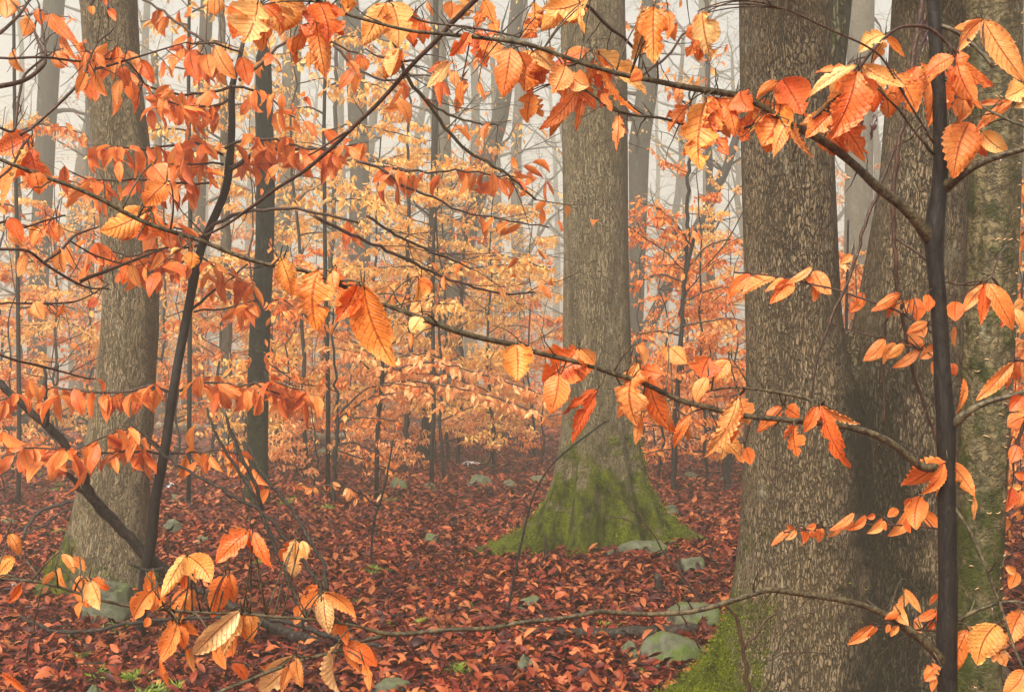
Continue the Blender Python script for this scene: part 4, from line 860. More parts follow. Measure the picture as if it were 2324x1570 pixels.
HL = {  # large leaves by picture region: base x, y, tip x, y, width, colour, tatter 0-9
1: """1665 15 1575 285 230 y 5|1660 5 1700 345 150 o 5|1860 -10 1800 225 190 y 3|2060 20 2130 270 210 o 5|2040 150 2105 510 120 o 5|1390 -20 1385 100 110 y 3|20 -30 45 125 110 o 3|190 120 150 240 95 o 2|315 95 505 285 80 r 1|400 235 490 385 55 o 1|90 318 160 470 65 o 1|250 55 270 170 60 o 1
350 330 420 440 95 r 2|555 335 600 500 60 o 1|615 345 685 440 60 r 1|615 470 692 622 70 o 1|555 465 490 607 60 o 1|760 300 755 480 130 r 2|820 330 880 500 65 o 1|790 430 830 560 75 r 1|775 515 755 682 80 o 1|912 390 985 542 80 r 1|1225 335 1290 530 95 r 1|1385 300 1525 515 100 o 1|1560 368 1605 555 105 r 1|1335 350 1370 505 85 o 1|1180 310 1115 420 70 o 1
200 880 -30 1000 150 r 2|180 955 10 1330 200 y 3|225 1110 255 1255 105 o 1|955 1355 630 1490 170 y 2|1065 1185 930 1330 140 o 2|985 1070 1080 1190 130 r 2|960 1370 820 1565 150 o 2|985 1385 1085 1540 90 o 1|300 1400 385 1562 75 o 1|60 1410 145 1565 85 o 1|290 1475 205 1575 85 o 1|590 40 600 100 45 o 1|700 60 755 140 45 o 1|690 -30 690 40 50 r 1|1750 -10 1990 60 80 y 3|2200 10 2240 90 90 y 3|1900 240 1890 360 60 o 3|1740 340 1715 430 55 o 1""",
2: """90 -20 85 85 90 y 3|340 20 190 295 120 y 4|375 15 420 310 170 y 3|500 110 520 312 110 o 6|430 310 375 500 110 y 4|615 15 635 112 80 o 2|590 125 620 258 60 o 4|765 10 760 125 90 o 5|890 20 770 120 110 y 4|975 -5 1060 240 80 y 6|925 100 945 175 50 o 3|1300 10 1235 235 120 y 7|1650 -15 1350 60 150 y 4|1390 60 1480 110 90 y 5|1600 40 1625 225 45 y 5
880 215 750 365 90 o 4|745 395 610 570 65 y 3|920 205 1080 360 120 o 6|1150 310 1105 635 140 r 3|1260 325 1235 600 210 y 6|1280 600 1250 795 105 y 5|1660 320 1415 450 105 r 2|1500 420 1420 610 120 o 4|1580 570 1330 840 85 o 3|1705 315 1930 765 140 y 4|1845 740 1825 985 60 o 6|1530 480 1660 560 100 o 4|1590 600 1700 705 70 o 6|2070 45 2065 425 150 y 3|1990 455 1920 530 70 o 1|1740 600 1800 720 60 o 5
695 490 700 690 75 o 1|785 460 790 570 65 o 1|835 520 845 685 55 o 1|945 530 985 640 40 o 1|190 375 215 460 60 o 1|1110 310 1000 360 90 o 4|1300 340 1420 470 120 y 4""",
3: """235 75 300 400 150 y 6|15 70 5 255 60 y 2|265 635 225 1105 200 y 7|150 680 20 860 80 o 6|380 640 450 885 100 o 4|755 510 880 745 170 r 3|730 520 590 640 55 o 4|745 665 620 940 210 y 3|770 690 950 1025 55 o 4|790 790 695 1005 90 o 2|480 590 560 720 140 r 4|545 760 490 920 90 o 5|300 840 120 960 70 y 6
1230 425 925 630 70 y 3|1235 460 1060 900 190 o 4|1265 465 1290 705 95 o 3|1335 520 1350 725 120 o 4|1265 425 1550 570 95 y 2|1075 735 1280 1045 120 o 5|1060 740 910 890 95 o 3|1060 860 1180 990 140 o 4|1410 225 1245 345 90 y 4|1425 235 1545 370 45 y 3|1645 405 1655 825 170 o 4|1860 365 1680 480 100 o 3|1750 420 1500 560 110 r 2|1880 375 2045 705 100 o 6|2045 130 1890 335 100 r 2|2050 130 2330 520 150 r 1
1920 620 1905 790 140 r 2|2320 560 2195 625 120 y 3|2250 640 1995 855 70 o 2|1960 790 1840 1165 230 o 1|2040 850 2215 985 105 y 2|1480 480 1610 740 140 o 4|1870 390 1960 370 80 o 3|2314 640 2250 700 60 y 2|1480 690 1450 760 30 y 1""",
4: """165 185 125 335 70 o 1|225 490 290 610 90 o 1|410 510 355 605 30 o 1|385 150 415 310 85 o 1|445 115 475 285 40 o 1|835 245 785 385 75 o 1|850 255 900 405 65 o 1|90 0 145 140 80 o 1|290 10 210 145 80 o 1|380 0 370 110 60 o 1|1815 215 1890 465 125 y 2|2060 285 2045 680 200 y 5|2170 270 2200 400 80 r 4|2310 385 2170 560 110 o 4|630 470 565 530 60 r 1|460 760 510 810 35 o 1
1165 150 1100 200 80 y 2|1240 170 1230 280 100 y 2""",
5: """155 380 15 620 110 o 4|195 385 410 900 200 y 3|0 290 20 430 80 o 2|550 345 540 510 125 y 2|560 500 500 560 80 o 4|570 590 505 690 90 y 4|500 690 500 800 30 o 2|1185 770 1190 1010 165 y 3|1575 795 1350 1010 210 o 4|1460 960 1400 1215 140 o 4|1600 795 1690 900 90 o 2|1490 1005 1515 1145 55 o 1|1710 1065 1545 1410 75 r 4|1960 775 1995 910 170 o 3|1965 890 1985 1290 210 o 6|2035 975 2220 1350 120 o 1|1990 1230 1955 1420 55 o 2|1895 1120 1840 1245 45 o 1|2180 790 2280 900 120 r 3|2000 930 2130 960 90 o 4|2310 1220 2200 1440 60 o 2""",
6: """280 850 230 985 160 r 4|405 870 305 1020 110 o 2|270 980 185 1135 85 o 1|465 1110 255 1500 120 o 2|480 1115 545 1290 105 o 3|745 1165 585 1340 75 o 2|975 1165 895 1340 75 o 2|1000 1160 1185 1560 90 o 5|830 1290 855 1495 100 o 6|350 1365 490 1545 120 y 5|515 1430 550 1545 75 o 1|780 1180 870 1240 90 o 5
545 315 415 480 65 o 1|705 340 490 465 95 o 1|770 345 640 425 60 o 1|825 365 665 510 85 o 3|945 270 770 385 45 r 1|955 295 1060 455 105 o 2|965 360 960 495 70 o 2|1275 435 1185 565 75 o 1|1515 435 1325 555 65 o 2|1565 480 1470 590 55 o 2|1600 470 1620 625 100 o 2|1690 445 1690 560 80 o 2|1870 490 1870 620 95 o 1|1690 625 1550 705 50 o 1|1610 640 1670 725 80 o 1
1415 735 1270 880 85 o 1|1480 755 1400 895 60 o 1|1540 765 1430 860 60 y 1|1640 805 1460 925 55 r 1|1700 770 1720 860 60 o 1|1870 650 1870 780 70 r 1|1560 700 1660 760 60 o 2|1550 740 1680 800 70 o 2|1730 810 1640 860 60 o 1|1850 890 1870 970 60 r 1|1740 870 1720 960 50 r 1|1200 190 1120 250 50 r 1|900 345 960 360 40 o 1
2065 375 1920 560 75 o 1|2075 375 2240 680 105 o 2|2225 540 2300 700 85 o 2|1925 985 1870 1215 50 o 1|2240 885 2020 1135 80 o 1|2265 875 2220 1060 80 r 2|2300 880 2330 1000 80 r 2|2310 480 2250 545 60 o 1|2300 1100 2220 1200 90 r 1|2310 1240 2210 1300 90 r 1""",
7: """60 550 125 690 80 o 2|5 550 0 620 60 o 1|95 700 -30 835 100 y 1|135 875 50 1000 50 o 1|400 680 475 810 50 o 1|465 700 545 790 55 o 1|380 765 435 910 42 o 1|345 790 275 880 50 o 1|520 825 560 1030 140 o 3|580 850 650 1040 95 y 3|530 990 510 1095 60 o 2|1205 688 1050 965 110 y 2|945 810 1065 1065 85 y 3|1215 690 1370 860 120 y 4|1450 820 1370 1090 140 o 2|1230 900 1160 1120 115 o 4|970 920 860 1100 110 o 3|1120 1000 1170 1100 70 r 3
1140 1130 1040 1375 120 o 2|1150 1140 1190 1290 80 o 2|1540 1045 1240 1355 120 p 3|1560 1060 1500 1340 85 o 3|1590 1055 1610 1255 70 y 2|1205 1285 1250 1440 50 y 1|1380 1265 1455 1425 65 o 2|1395 1280 1490 1335 60 o 2|1030 1370 1085 1530 50 o 3|1110 1100 1110 1180 70 o 2
1590 540 1390 740 105 o 3|1635 540 1760 770 75 o 3|1905 590 1885 830 115 p 4|1945 595 1975 720 60 y 2|2040 910 1910 1030 75 o 4|2085 935 2120 1190 110 p 2|2090 925 2300 1085 100 o 2|2190 1100 2235 1270 70 o 2|1930 1010 1900 1135 60 o 3|1895 1335 1660 1570 130 p 3|1910 1345 1945 1545 80 o 2|2195 1255 2175 1590 175 p 1|1490 1390 1590 1510 60 o 1|15 1440 160 1580 60 o 1|1860 1400 1810 1570 60 o 2|960 1085 930 1150 40 o 1""",
8: """65 1262 290 1400 110 o 2|200 1385 235 1560 45 o 3""",
9: """1805 88 1530 260 150 o 3|1820 90 1990 310 95 o 4|1985 300 1980 465 28 o 3|1790 95 1650 300 90 o 2|1640 305 1610 525 110 o 4|1580 320 1540 380 60 o 2
1560 400 1435 570 75 o 1|1640 410 1755 525 75 o 1|1500 395 1425 440 50 o 1|1400 450 1285 545 60 o 1|1290 430 1170 530 45 o 1|1215 412 1050 515 50 o 1|1205 450 1140 530 50 o 1|1125 490 1040 575 45 o 1|995 505 980 605 60 o 1|860 515 868 630 30 o 1|900 530 905 612 40 o 1|800 520 680 640 40 o 1|780 490 845 525 35 o 1|840 525 775 590 35 o 1|970 490 900 515 35 o 1|1350 430 1290 445 35 r 1|1550 450 1580 545 55 o 1|1400 465 1420 530 35 o 1|930 530 955 580 40 r 1
1335 1140 1170 1265 70 o 1|1365 1150 1295 1218 35 o 1|1535 905 1650 1065 45 o 1|1570 940 1500 1040 60 o 1|1480 1000 1570 1140 75 o 1|1745 1040 1590 1115 50 o 1|1600 1110 1640 1190 55 o 1|1755 935 1700 1010 40 o 1|1720 1110 1700 1185 40 o 1|1500 1070 1410 1100 50 o 1|1760 1060 1740 1110 50 o 1|1440 1130 1420 1190 30 o 1|1500 1140 1450 1215 40 o 1
1940 1165 1790 1500 120 o 2|2130 1130 2010 1400 170 y 4|1960 1150 2225 1350 60 p 2|2150 1320 2190 1400 50 o 3|1760 1400 1670 1500 75 o 5|1745 1480 1715 1570 45 o 2|2300 1040 2220 1260 110 o 3|2310 1430 2170 1590 110 o 1|2230 250 2195 410 85 r 1|2290 270 2255 390 50 o 1|2270 -20 2220 100 80 r 1|2260 790 2215 905 70 o 1|2250 160 2300 210 60 r 1|2200 250 2300 250 40 y 1|2190 760 2260 810 50 o 1"""}

def big_leaf(Pb, Pt, Wd, tat, r, hang=True):
    """finely gridded beech leaf: toothed, veined, cupped, bent and torn"""
    nu, nv = 33, 5
    L = np.linalg.norm(Pt - Pb); ax = (Pt - Pb) / L
    view = unit(np.array([0, -1, .1]) + r.randn(3) * .32); si = unit(np.cross(view, ax)); no = np.cross(ax, si)
    u = np.linspace(0, 1, nu); sh = np.sin(math.pi * np.clip(u, 0, 1) ** .82) ** .78 * (1 - .12 * u); sh[0] = .03; sh[-1] = .0
    lobes = 10
    saw = np.modf(u * lobes + .0)[0]
    bend = r.uniform(-.10, .16); fold = r.uniform(-.15, .5); roll = r.uniform(-.5, .5); tw = r.uniform(-.6, .6); curve = r.uniform(-.09, .09); tip = r.uniform(-.12, .12)
    V = []; UV = []
    vs = np.concatenate([-np.linspace(1, 0, nv + 1)[:-1], [0], np.linspace(0, 1, nv + 1)[1:]])
    hw = {}
    for s in (-1, 1):
        h = sh * (1 + .10 * saw)
        if tat >= 2:
            rg = vnoise(u * (4 + tat * .8) + r.uniform(0, 50), r.uniform(0, 9)); cut = np.clip((rg - (.86 - tat * .07)) * 3, 0, 1) * (.25 + .09 * tat)
            cut = cut * (.6 + .4 * saw) + (tat * .022) * r.rand(nu) * (saw > .3)
            h = h * (1 - np.clip(cut, 0, .93))
        hw[s] = h * Wd / 2
    amp = r.uniform(.018, .04) * L
    for i in range(nu):
        a = tw * (u[i] - .3); ca, sa = math.cos(a), math.sin(a)
        for v in vs:
            y = v * (hw[1][i] if v > 0 else hw[-1][i])
            yf = v * sh[i] * Wd / 2
            rip = amp * math.sin(2 * math.pi * (lobes * (u[i] - .2 * abs(v)))) * abs(v) ** .7 * min(1, sh[i] * 2)
            zz = fold * abs(y) - roll * (v * v) * abs(y) * (1 if v > 0 else r.uniform(.9, 1.1)) * .8 + rip + .012 * L * math.sin(7 * u[i] + 4 * v + tw * 9)
            yy = y * (1 - .25 * abs(roll) * v * v)
            y2 = yy * ca - zz * sa; z2 = yy * sa + zz * ca
            p = Pb + ax * L * u[i] + si * (y2 + curve * L * 4 * u[i] * (1 - u[i])) + no * (z2 + bend * L * 4 * u[i] * (1 - u[i]) + tip * L * u[i] ** 3)
            V.append(p); UV.append((u[i], .5 + (v * sh[i] / max(.05, 1) if False else v) * .5 * min(1, (abs(y) / (abs(yf) + 1e-6)) if abs(v) > 0 else 1)))
    c = len(vs); Q = []
    for i in range(nu - 1):
        for j in range(c - 1): a = i * c + j; Q.append([a, a + 1, a + c + 1, a + c])
    mb = MB(); mb.add(V, Q, None, np.array(UV))
    return mb
allP = [b_[1] for b_ in HB]
rl = np.random.RandomState(7)
pend = []
camp = np.array([0, 0, EYE])
def to_px(p):
    q = p - camp; dd = q[..., 1] * cp + q[..., 2] * sp; zc = -q[..., 1] * sp + q[..., 2] * cp
    return np.stack([1162 + q[..., 0] / dd * F, 785 - zc / dd * F, dd], -1)
PXB = [to_px(p) for p in allP]
for reg, txt in HL.items():
    for ent in txt.replace('\n', '|').split('|'):
        a = ent.split()
        if len(a) < 7: continue
        bx, by, tx_, ty_, w_ = map(float, a[:5]); col = a[5]; tat = int(a[6])
        (bx, by), (tx_, ty_) = [q[:2] for q in Z(reg, [(bx, by), (tx_, ty_)])]; w_ *= .3515
        best = None
        for i, q in enumerate(PXB):
            dd = np.hypot(q[:, 0] - bx, (q[:, 1] - by)) ; k = int(dd.argmin())
            if best is None or dd[k] < best[0]: best = (dd[k], i, k)
        dist, i, k = best; d = PXB[i][k, 2] + rl.uniform(-.05, .04) + (.02 if dist > 40 else 0)
        lpx = math.hypot(tx_ - bx, ty_ - by)
        if lpx < 45 and dist > 60: d *= 1.6 if lpx < 35 else 1.3
        Pb = W(bx, by, d); Pt = W(tx_, ty_, d + rl.uniform(-.25, .25) * lpx / F * d)
        pend.append((lpx * w_, i, k, Pb, Pt, (1.5 if tat >= 3 else 1.25) * w_ / F * d, col, tat, dist, d))
for e_ in list(pend):   # torn companions behind the large leaves of each bunch
    ar, i, k, Pb, Pt, w_, col, tat, dist, d = e_
    if ar > 1500 and tat >= 2:
        ax_ = Pt - Pb; a_ = rl.choice([-1, 1]) * rl.uniform(.3, .75); L_ = rl.uniform(.55, .85)
        q_ = np.array([ax_[0] * math.cos(a_) - ax_[2] * math.sin(a_), ax_[1] + .01, ax_[0] * math.sin(a_) + ax_[2] * math.cos(a_)]) * L_
        Pb2 = Pb + np.array([rl.randn() * .004, .012, rl.randn() * .003])
        pend.append((ar * .5, i, k, Pb2, Pb2 + q_, w_ * L_ * .9, rl.choice(['o', 'r', col]), min(7, tat + 1), dist, d))
for e_ in list(pend):
    ar, i, k, Pb, Pt, w_, col, tat, dist, d = e_
    if ar > 2600 and tat >= 3 and Pb[2] > EYE + .25:
        ax_ = Pt - Pb; a_ = rl.choice([-1, 1]) * rl.uniform(.15, .5)
        q_ = np.array([ax_[0] * math.cos(a_) - ax_[2] * math.sin(a_), ax_[1] + .02, ax_[0] * math.sin(a_) + ax_[2] * math.cos(a_)]) * .9
        Pb2 = Pb + np.array([rl.randn() * .012, .02, rl.randn() * .006])
        pend.append((ar * .5, i, k, Pb2, Pb2 + q_, w_ * .85, rl.choice(['o', 'o', 'y']), min(6, tat), dist, d))
# connecting twigs live in the branch meshes
for (ar, i, k, Pb, Pt, w_, col, tat, dist, d) in pend:
    mb, Pw, owner, mat, lst, lab = HB[i]
    k0 = max(0, min(len(Pw) - 1, k + rl.randint(-3, 4))); A = Pw[k0]
    ext = Pb - unit(Pt - Pb) * .004
    n = 7; s = np.linspace(0, 1, n)[:, None]
    midp = (A + ext) / 2 + np.array([0, 0, .15 * np.linalg.norm(ext - A)]) + rl.randn(3) * .004
    q = (1 - s) ** 2 * A + 2 * s * (1 - s) * midp + s ** 2 * ext
    q = np.vstack([q, Pb + (Pt - Pb) * .06])
    rr_ = np.linspace(.0016, .0008, n + 1); mb.tube(q, rr_, 5)
    if rl.rand() < .4: # long pointed bud above the leaf
        bd = unit(-(Pt - Pb) * .4 + np.array([rl.randn() * .3, 0, 1])); mb.tube([ext, ext + bd * .008, ext + bd * .020], [.0009, .0014, .0003], 5)
    lst.append((ar, Pb, Pt, w_, col, tat))
n_leaf = 0
for (mb, Pw, owner, mat, lst, lab) in HB:
    br = mb.build('branch' if mat == 'branch' else 'twig', M[mat], owner)
    if owner is td: pass
    br['_o'] = list(owner['_o'])
    for (ar, Pb, Pt, w_, col, tat) in lst:
        lb = big_leaf(Pb, Pt, w_, tat, rl)
        lo = lb.build('leaf', M['hero_' + col], br, None)
        n_leaf += 1
print('hero leaves', n_leaf)
# water drops under the near branches
ball = []
for i in range(5):
    ph = math.pi * i / 4
    for j in range(8): ball.append((math.sin(ph) * math.cos(j * math.pi / 4), math.sin(ph) * math.sin(j * math.pi / 4), math.cos(ph)))
ball = np.array(ball); bq = [[i * 8 + j, i * 8 + (j + 1) % 8, (i + 1) * 8 + (j + 1) % 8, (i + 1) * 8 + j] for i in range(4) for j in range(8)]
kids = [c for c in t1.children if c.name.startswith(('branch', 'twig'))]
for bi, br in zip(range(12), kids):
    Pw = HB[bi][1]
    for i in range(3 if len(Pw) > 40 else 1):
        k = rl.randint(4, len(Pw) - 2); s = .0028
        b = MB(); c = Pw[k] - np.array([0, 0, HB[bi][1].shape[0] * 0 + .0075])
        b.add(ball * np.array([s, s, s * 1.25]) + c, bq); b.build('water_drop', M['water'], br)

# drooping dead branch with withered black leaves
b = MB()
for pts in [[(2100, -40, 14), (2085, 60, 13), (2062, 180, 12), (2040, 330, 12), (2026, 440, 12), (2030, 540, 11), (2036, 640, 10), (2052, 740, 10), (2070, 840, 9), (2098, 925, 8), (2125, 990, 8), (2145, 1060, 6)],
            [(2030, 330, 7), (2000, 420, 8), (1965, 500, 8), (1940, 600, 7), (1905, 680, 7), (1870, 760, 6), (1850, 830, 5), (1840, 910, 4)],
            [(2040, 640, 6), (2020, 680, 6), (2008, 760, 5), (2005, 860, 5), (2008, 960, 4)], [(2028, 540, 6), (2060, 555, 6), (2100, 590, 6)]]:
    P, R = px_path(pts, 2.35, 2.3); P, R = resample(P, R, .02); P[1:-1] += rl.randn(len(P) - 2, 3) * .0012; b.tube(P, R, 8)
tv = thing('dead_branch', 'thin dead branch hanging down in front of the twin oak, with shrivelled black leaves', 'branch', W(2100, -40, 2.35)); b.build('limb', M['twig'], tv)
for bx, by, tx_, ty_, w_ in [(2110, 60, 2092, 120, 22), (2108, 30, 2104, 95, 18), (1975, 150, 1955, 230, 22), (1965, 240, 1945, 310, 26), (1985, 260, 1975, 320, 22), (1990, 200, 2000, 250, 14), (1960, 155, 1970, 200, 12), (2090, 40, 2084, 80, 12)]:
    lb = big_leaf(W(bx, by, 2.33), W(tx_, ty_, 2.33), w_ / F * 2.3, 6, rl); lb.build('withered_leaf', M['dead_leaf'], tv)

# ---------------------------------------------------------------- fallen wood
def fallen(label, lines, mat, seed, cat='fallen branch', tw=0, name='fallen_branch', n=10, group='fallen wood'):
    r = np.random.RandomState(seed); b = MB(); P0 = None
    for pts, d0, d1 in lines:
        P, R = px_path(pts, d0, d1); P, R = resample(P, R, .03); P[1:-1] += r.randn(len(P) - 2, 3) * .0035; R = R * (1 + .14 * (vnoise(np.arange(len(R)) * .5, seed) - .4))
        if P0 is None: P0 = P[len(P) // 2]
        b.tube(P, R, n)
        if tw: sub_twigs(b, P, R.mean() * .6, r, 1, tw, .3)
    t = thing(name, label, cat, (P0[0], P0[1], float(gz(P0[0], P0[1]))), group); b.build('limb', mat, t); return t
fallen('black rotten branch propped up diagonally across the foot of the broad oak',
  [([(-60, 820, 16.3), (0, 868, 16.3), (60, 925, 17.0), (110, 968, 18.5), (150, 1010, 19.2), (185, 1065, 19.2), (200, 1110, 20.7), (225, 1150, 25.2), (260, 1185, 23.7), (300, 1225, 25.2), (335, 1262, 26.6), (380, 1300, 23.7), (440, 1335, 16.3), (520, 1372, 12.6), (600, 1408, 9.6)], 4.9, 5.2),
   ([(100, 836, 5.9), (103, 880, 8.9), (107, 930, 9.6), (106, 965, 11.1)], 4.9, 4.9), ([(122, 1050, 8.9), (150, 1070, 10.4), (180, 1105, 11.1), (205, 1135, 12.6), (226, 1152, 14.8)], 4.9, 5.0), ([(290, 1280, 3.7), (320, 1295, 7.4), (370, 1290, 8.9)], 5, 5.05)], M['rotten'], 1, n=14)
fallen('slender dark dead limb with three stems leaning up behind the large low leaves',
  [([(470, 925, 6), (485, 980, 6), (520, 1035, 8), (560, 1090, 8), (590, 1155, 9), (620, 1230, 9), (650, 1300, 10), (675, 1370, 10), (690, 1420, 9)], 4.6, 4.5), ([(510, 935, 6), (530, 990, 8), (548, 1040, 9), (580, 1100, 9), (596, 1165, 8)], 4.6, 4.6),
   ([(290, 955, 4), (340, 1000, 5), (385, 1045, 6), (460, 1085, 7), (530, 1125, 8), (600, 1160, 9), (650, 1220, 9), (700, 1290, 9), (735, 1345, 9), (760, 1400, 8)], 4.6, 4.5), ([(560, 1010, 5), (590, 1070, 6), (640, 1125, 8), (690, 1200, 9), (730, 1270, 9), (742, 1340, 9)], 4.6, 4.4)], M['rotten'], 2, tw=2)
fallen('black rotten log lying in litter beneath the low branch, left of centre', [([(500, 1362, 18), (580, 1400, 20), (640, 1432, 26), (700, 1452, 28), (745, 1458, 16)], 5.0, 4.95), ([(560, 1390, 10), (650, 1410, 12), (740, 1440, 13), (830, 1460, 12), (930, 1480, 12)], 4.9, 4.75)], M['rotten'], 3)
fallen('dark log lying flat below the low branch, between the mossed oak and boulder', [([(1175, 1432, 14), (1230, 1434, 22), (1300, 1440, 28), (1400, 1438, 30), (1500, 1432, 30), (1580, 1426, 24)], 4.95, 5.0)], M['rotten'], 4)
fallen('pale birch log lying in the fog left of the snag', [([(360, 968, 20), (430, 972, 24), (500, 978, 24)], 22, 24)], M['log'], 5, 'log', name='fallen_log')
fallen('pale mossy log lying in the fog right of the snag', [([(610, 982, 20), (680, 988, 24), (740, 996, 24), (800, 990, 18)], 20, 22)], M['log'], 6, 'log', name='fallen_log')
for i, (pts, lab) in enumerate([([(-20, 960, 14), (60, 985, 16), (150, 1000, 13), (210, 1010, 10)], 'grey fallen limb highest of the tangle at the left edge'), ([(-20, 925, 10), (40, 940, 11), (120, 940, 9), (210, 950, 6)], 'thin grey fallen limb on the tangle at the left edge, nearly level'),
      ([(-20, 1000, 13), (60, 1010, 14), (140, 1020, 12), (200, 1035, 8)], 'grey fallen limb lowest of the tangle at the left edge'), ([(20, 900, 6), (60, 960, 9), (130, 1000, 10)], 'short fallen limb crossing the tangle at the left edge')]):
    fallen(lab, [(pts, 17, 18)], M['forest'], 20 + i, tw=3)
fallen('curved black dead twig beside the broad oak at the left', [([(50, 1225, 8), (60, 1195, 8), (90, 1160, 8), (130, 1145, 8), (178, 1135, 7)], 7.4, 7.6), ([(55, 1210, 5), (100, 1195, 5), (130, 1165, 4), (175, 1150, 4)], 7.4, 7.5)], M['rotten'], 7)
fallen('long curved black branch on the litter at lower left', [([(45, 1395, 6), (90, 1425, 9), (150, 1437, 10), (230, 1428, 9), (290, 1412, 8), (400, 1405, 8), (520, 1400, 8)], dist_of(1450), dist_of(1450))], M['rotten'], 8)
fallen('short broken stick standing in the litter in front of the twin oak', [([(1490, 1300, 14), (1497, 1340, 20), (1502, 1370, 22)], 5.9, 5.9)], M['rotten'], 9)
fallen('broken stick standing against the moss of the middle oak', [([(1236, 1212, 5), (1240, 1245, 7), (1243, 1280, 8)], 6.8, 6.8)], M['rotten'], 10)
r = np.random.RandomState(55)
for i in range(34):
    x = r.uniform(60, 1600); y = r.uniform(1060, 1530); d = dist_of(y); l = r.uniform(30, 90)
    a = r.uniform(-.35, .35); pts = [(x + l * k / 3 - l / 2, y - 6 + a * l * k / 3 * .6 + r.randn() * 2, 4.5) for k in range(4)]
    fallen('thin dark twig lying on the red leaf litter', [(pts, d, d)], M['rotten'], 60 + i, 'twig', name='fallen_twig', n=5, group='thin twigs on the litter')

# thin bare whips
def whip(label, lines, d, seed):
    fallen(label, [(l, d, d) for l in lines], M['twig'], seed, 'shrub', name='bare_shrub', n=6, group='bare shrubs')
whip('wiry bare shrub in front of the mossy root at lower right', [[(1700, 1580, 9), (1690, 1500, 8), (1685, 1440, 8), (1668, 1390, 7), (1630, 1360, 6), (1590, 1320, 4)], [(1686, 1480, 6), (1720, 1430, 6), (1760, 1390, 5), (1764, 1390, 6)]], 3.6, 1)
whip('fine reddish bare shrub arching before the twin oak foot', [[(1730, 1580, 4), (1760, 1480, 4), (1790, 1410, 3), (1850, 1380, 3), (1920, 1370, 2)], [(1740, 1500, 3), (1800, 1478, 3), (1880, 1482, 2)]], 3.5, 2)
whip('thin bare shrub in front of the middle oak moss', [[(1600, 1380, 5), (1560, 1320, 5), (1500, 1240, 4), (1470, 1190, 4), (1420, 1140, 3), (1380, 1110, 3)], [(1480, 1205, 3), (1430, 1180, 3), (1370, 1165, 2)]], 5.6, 3)
whip('bare thorny whip at the lower edge left of the boulder', [[(1640, 1580, 5), (1600, 1500, 5), (1570, 1430, 4), (1540, 1380, 4), (1510, 1330, 3)]], 4.4, 4)
whip('thin curved whips rising from the low left corner', [[(230, 1600, 4), (210, 1520, 4), (170, 1450, 3)], [(60, 1500, 4), (75, 1420, 4), (95, 1330, 3)]], 3.4, 5)

# ---------------------------------------------------------------- stones, snow, moss fronds
def rock(label, x, y, w, h, seed, dep=.8):
    """x centre, y bottom, size in picture units; sits on the ground"""
    r = np.random.RandomState(seed); d = dist_of(y) ; n, m = 40, 24; a = np.arange(n) / n * 2 * math.pi
    c = W(x, y, d); c[1] += w / 2 / F * d * dep; g = float(gz(c[0], c[1])); sx = w / 2 / F * d; sy = sx * dep; sz = h / F * d * 1.05
    V = []
    PL = [(unit(r.randn(3) * [1, 1, .7] + [0, 0, .35]), r.uniform(.78, 1.0)) for _ in range(11)]; f = r.randn(6, 3); f2 = r.randn(6, 3); ph = r.rand(6) * 6.28
    for i in range(m):
        t_ = math.pi * .5 * i / (m - 1) * 1.25
        for k in a:
            p = np.array([math.cos(k) * math.sin(t_ + .02), math.sin(k) * math.sin(t_ + .02), math.cos(t_)])
            q = 1 + sum(.07 * math.sin(f[j] @ p * 2.6 + ph[j]) for j in range(6)) + sum(.022 * math.sin(f2[j] @ p * 9 + ph[j]) for j in range(6)) + .006 * r.randn()
            q = min([q] + [h_ / max(1e-3, float(p @ n_)) for n_, h_ in PL if p @ n_ > .1]) + .004 * r.randn()
            sgn_ = np.sign(p) * np.abs(p) ** .9
            V.append(c * [1, 1, 0] + np.array([0, 0, g - .01]) + sgn_ * q * np.array([sx, sy, sz]))
    Q = [[i * n + k, i * n + (k + 1) % n, (i + 1) * n + (k + 1) % n, (i + 1) * n + k] for i in range(m - 1) for k in range(n)]
    b = MB(); b.add(V, [q[::-1] for q in Q]); o = b.build('rock', M['rock'], loc=(c[0], c[1], g)); return tag(o, label, 'rock', 'stones in the leaf litter')
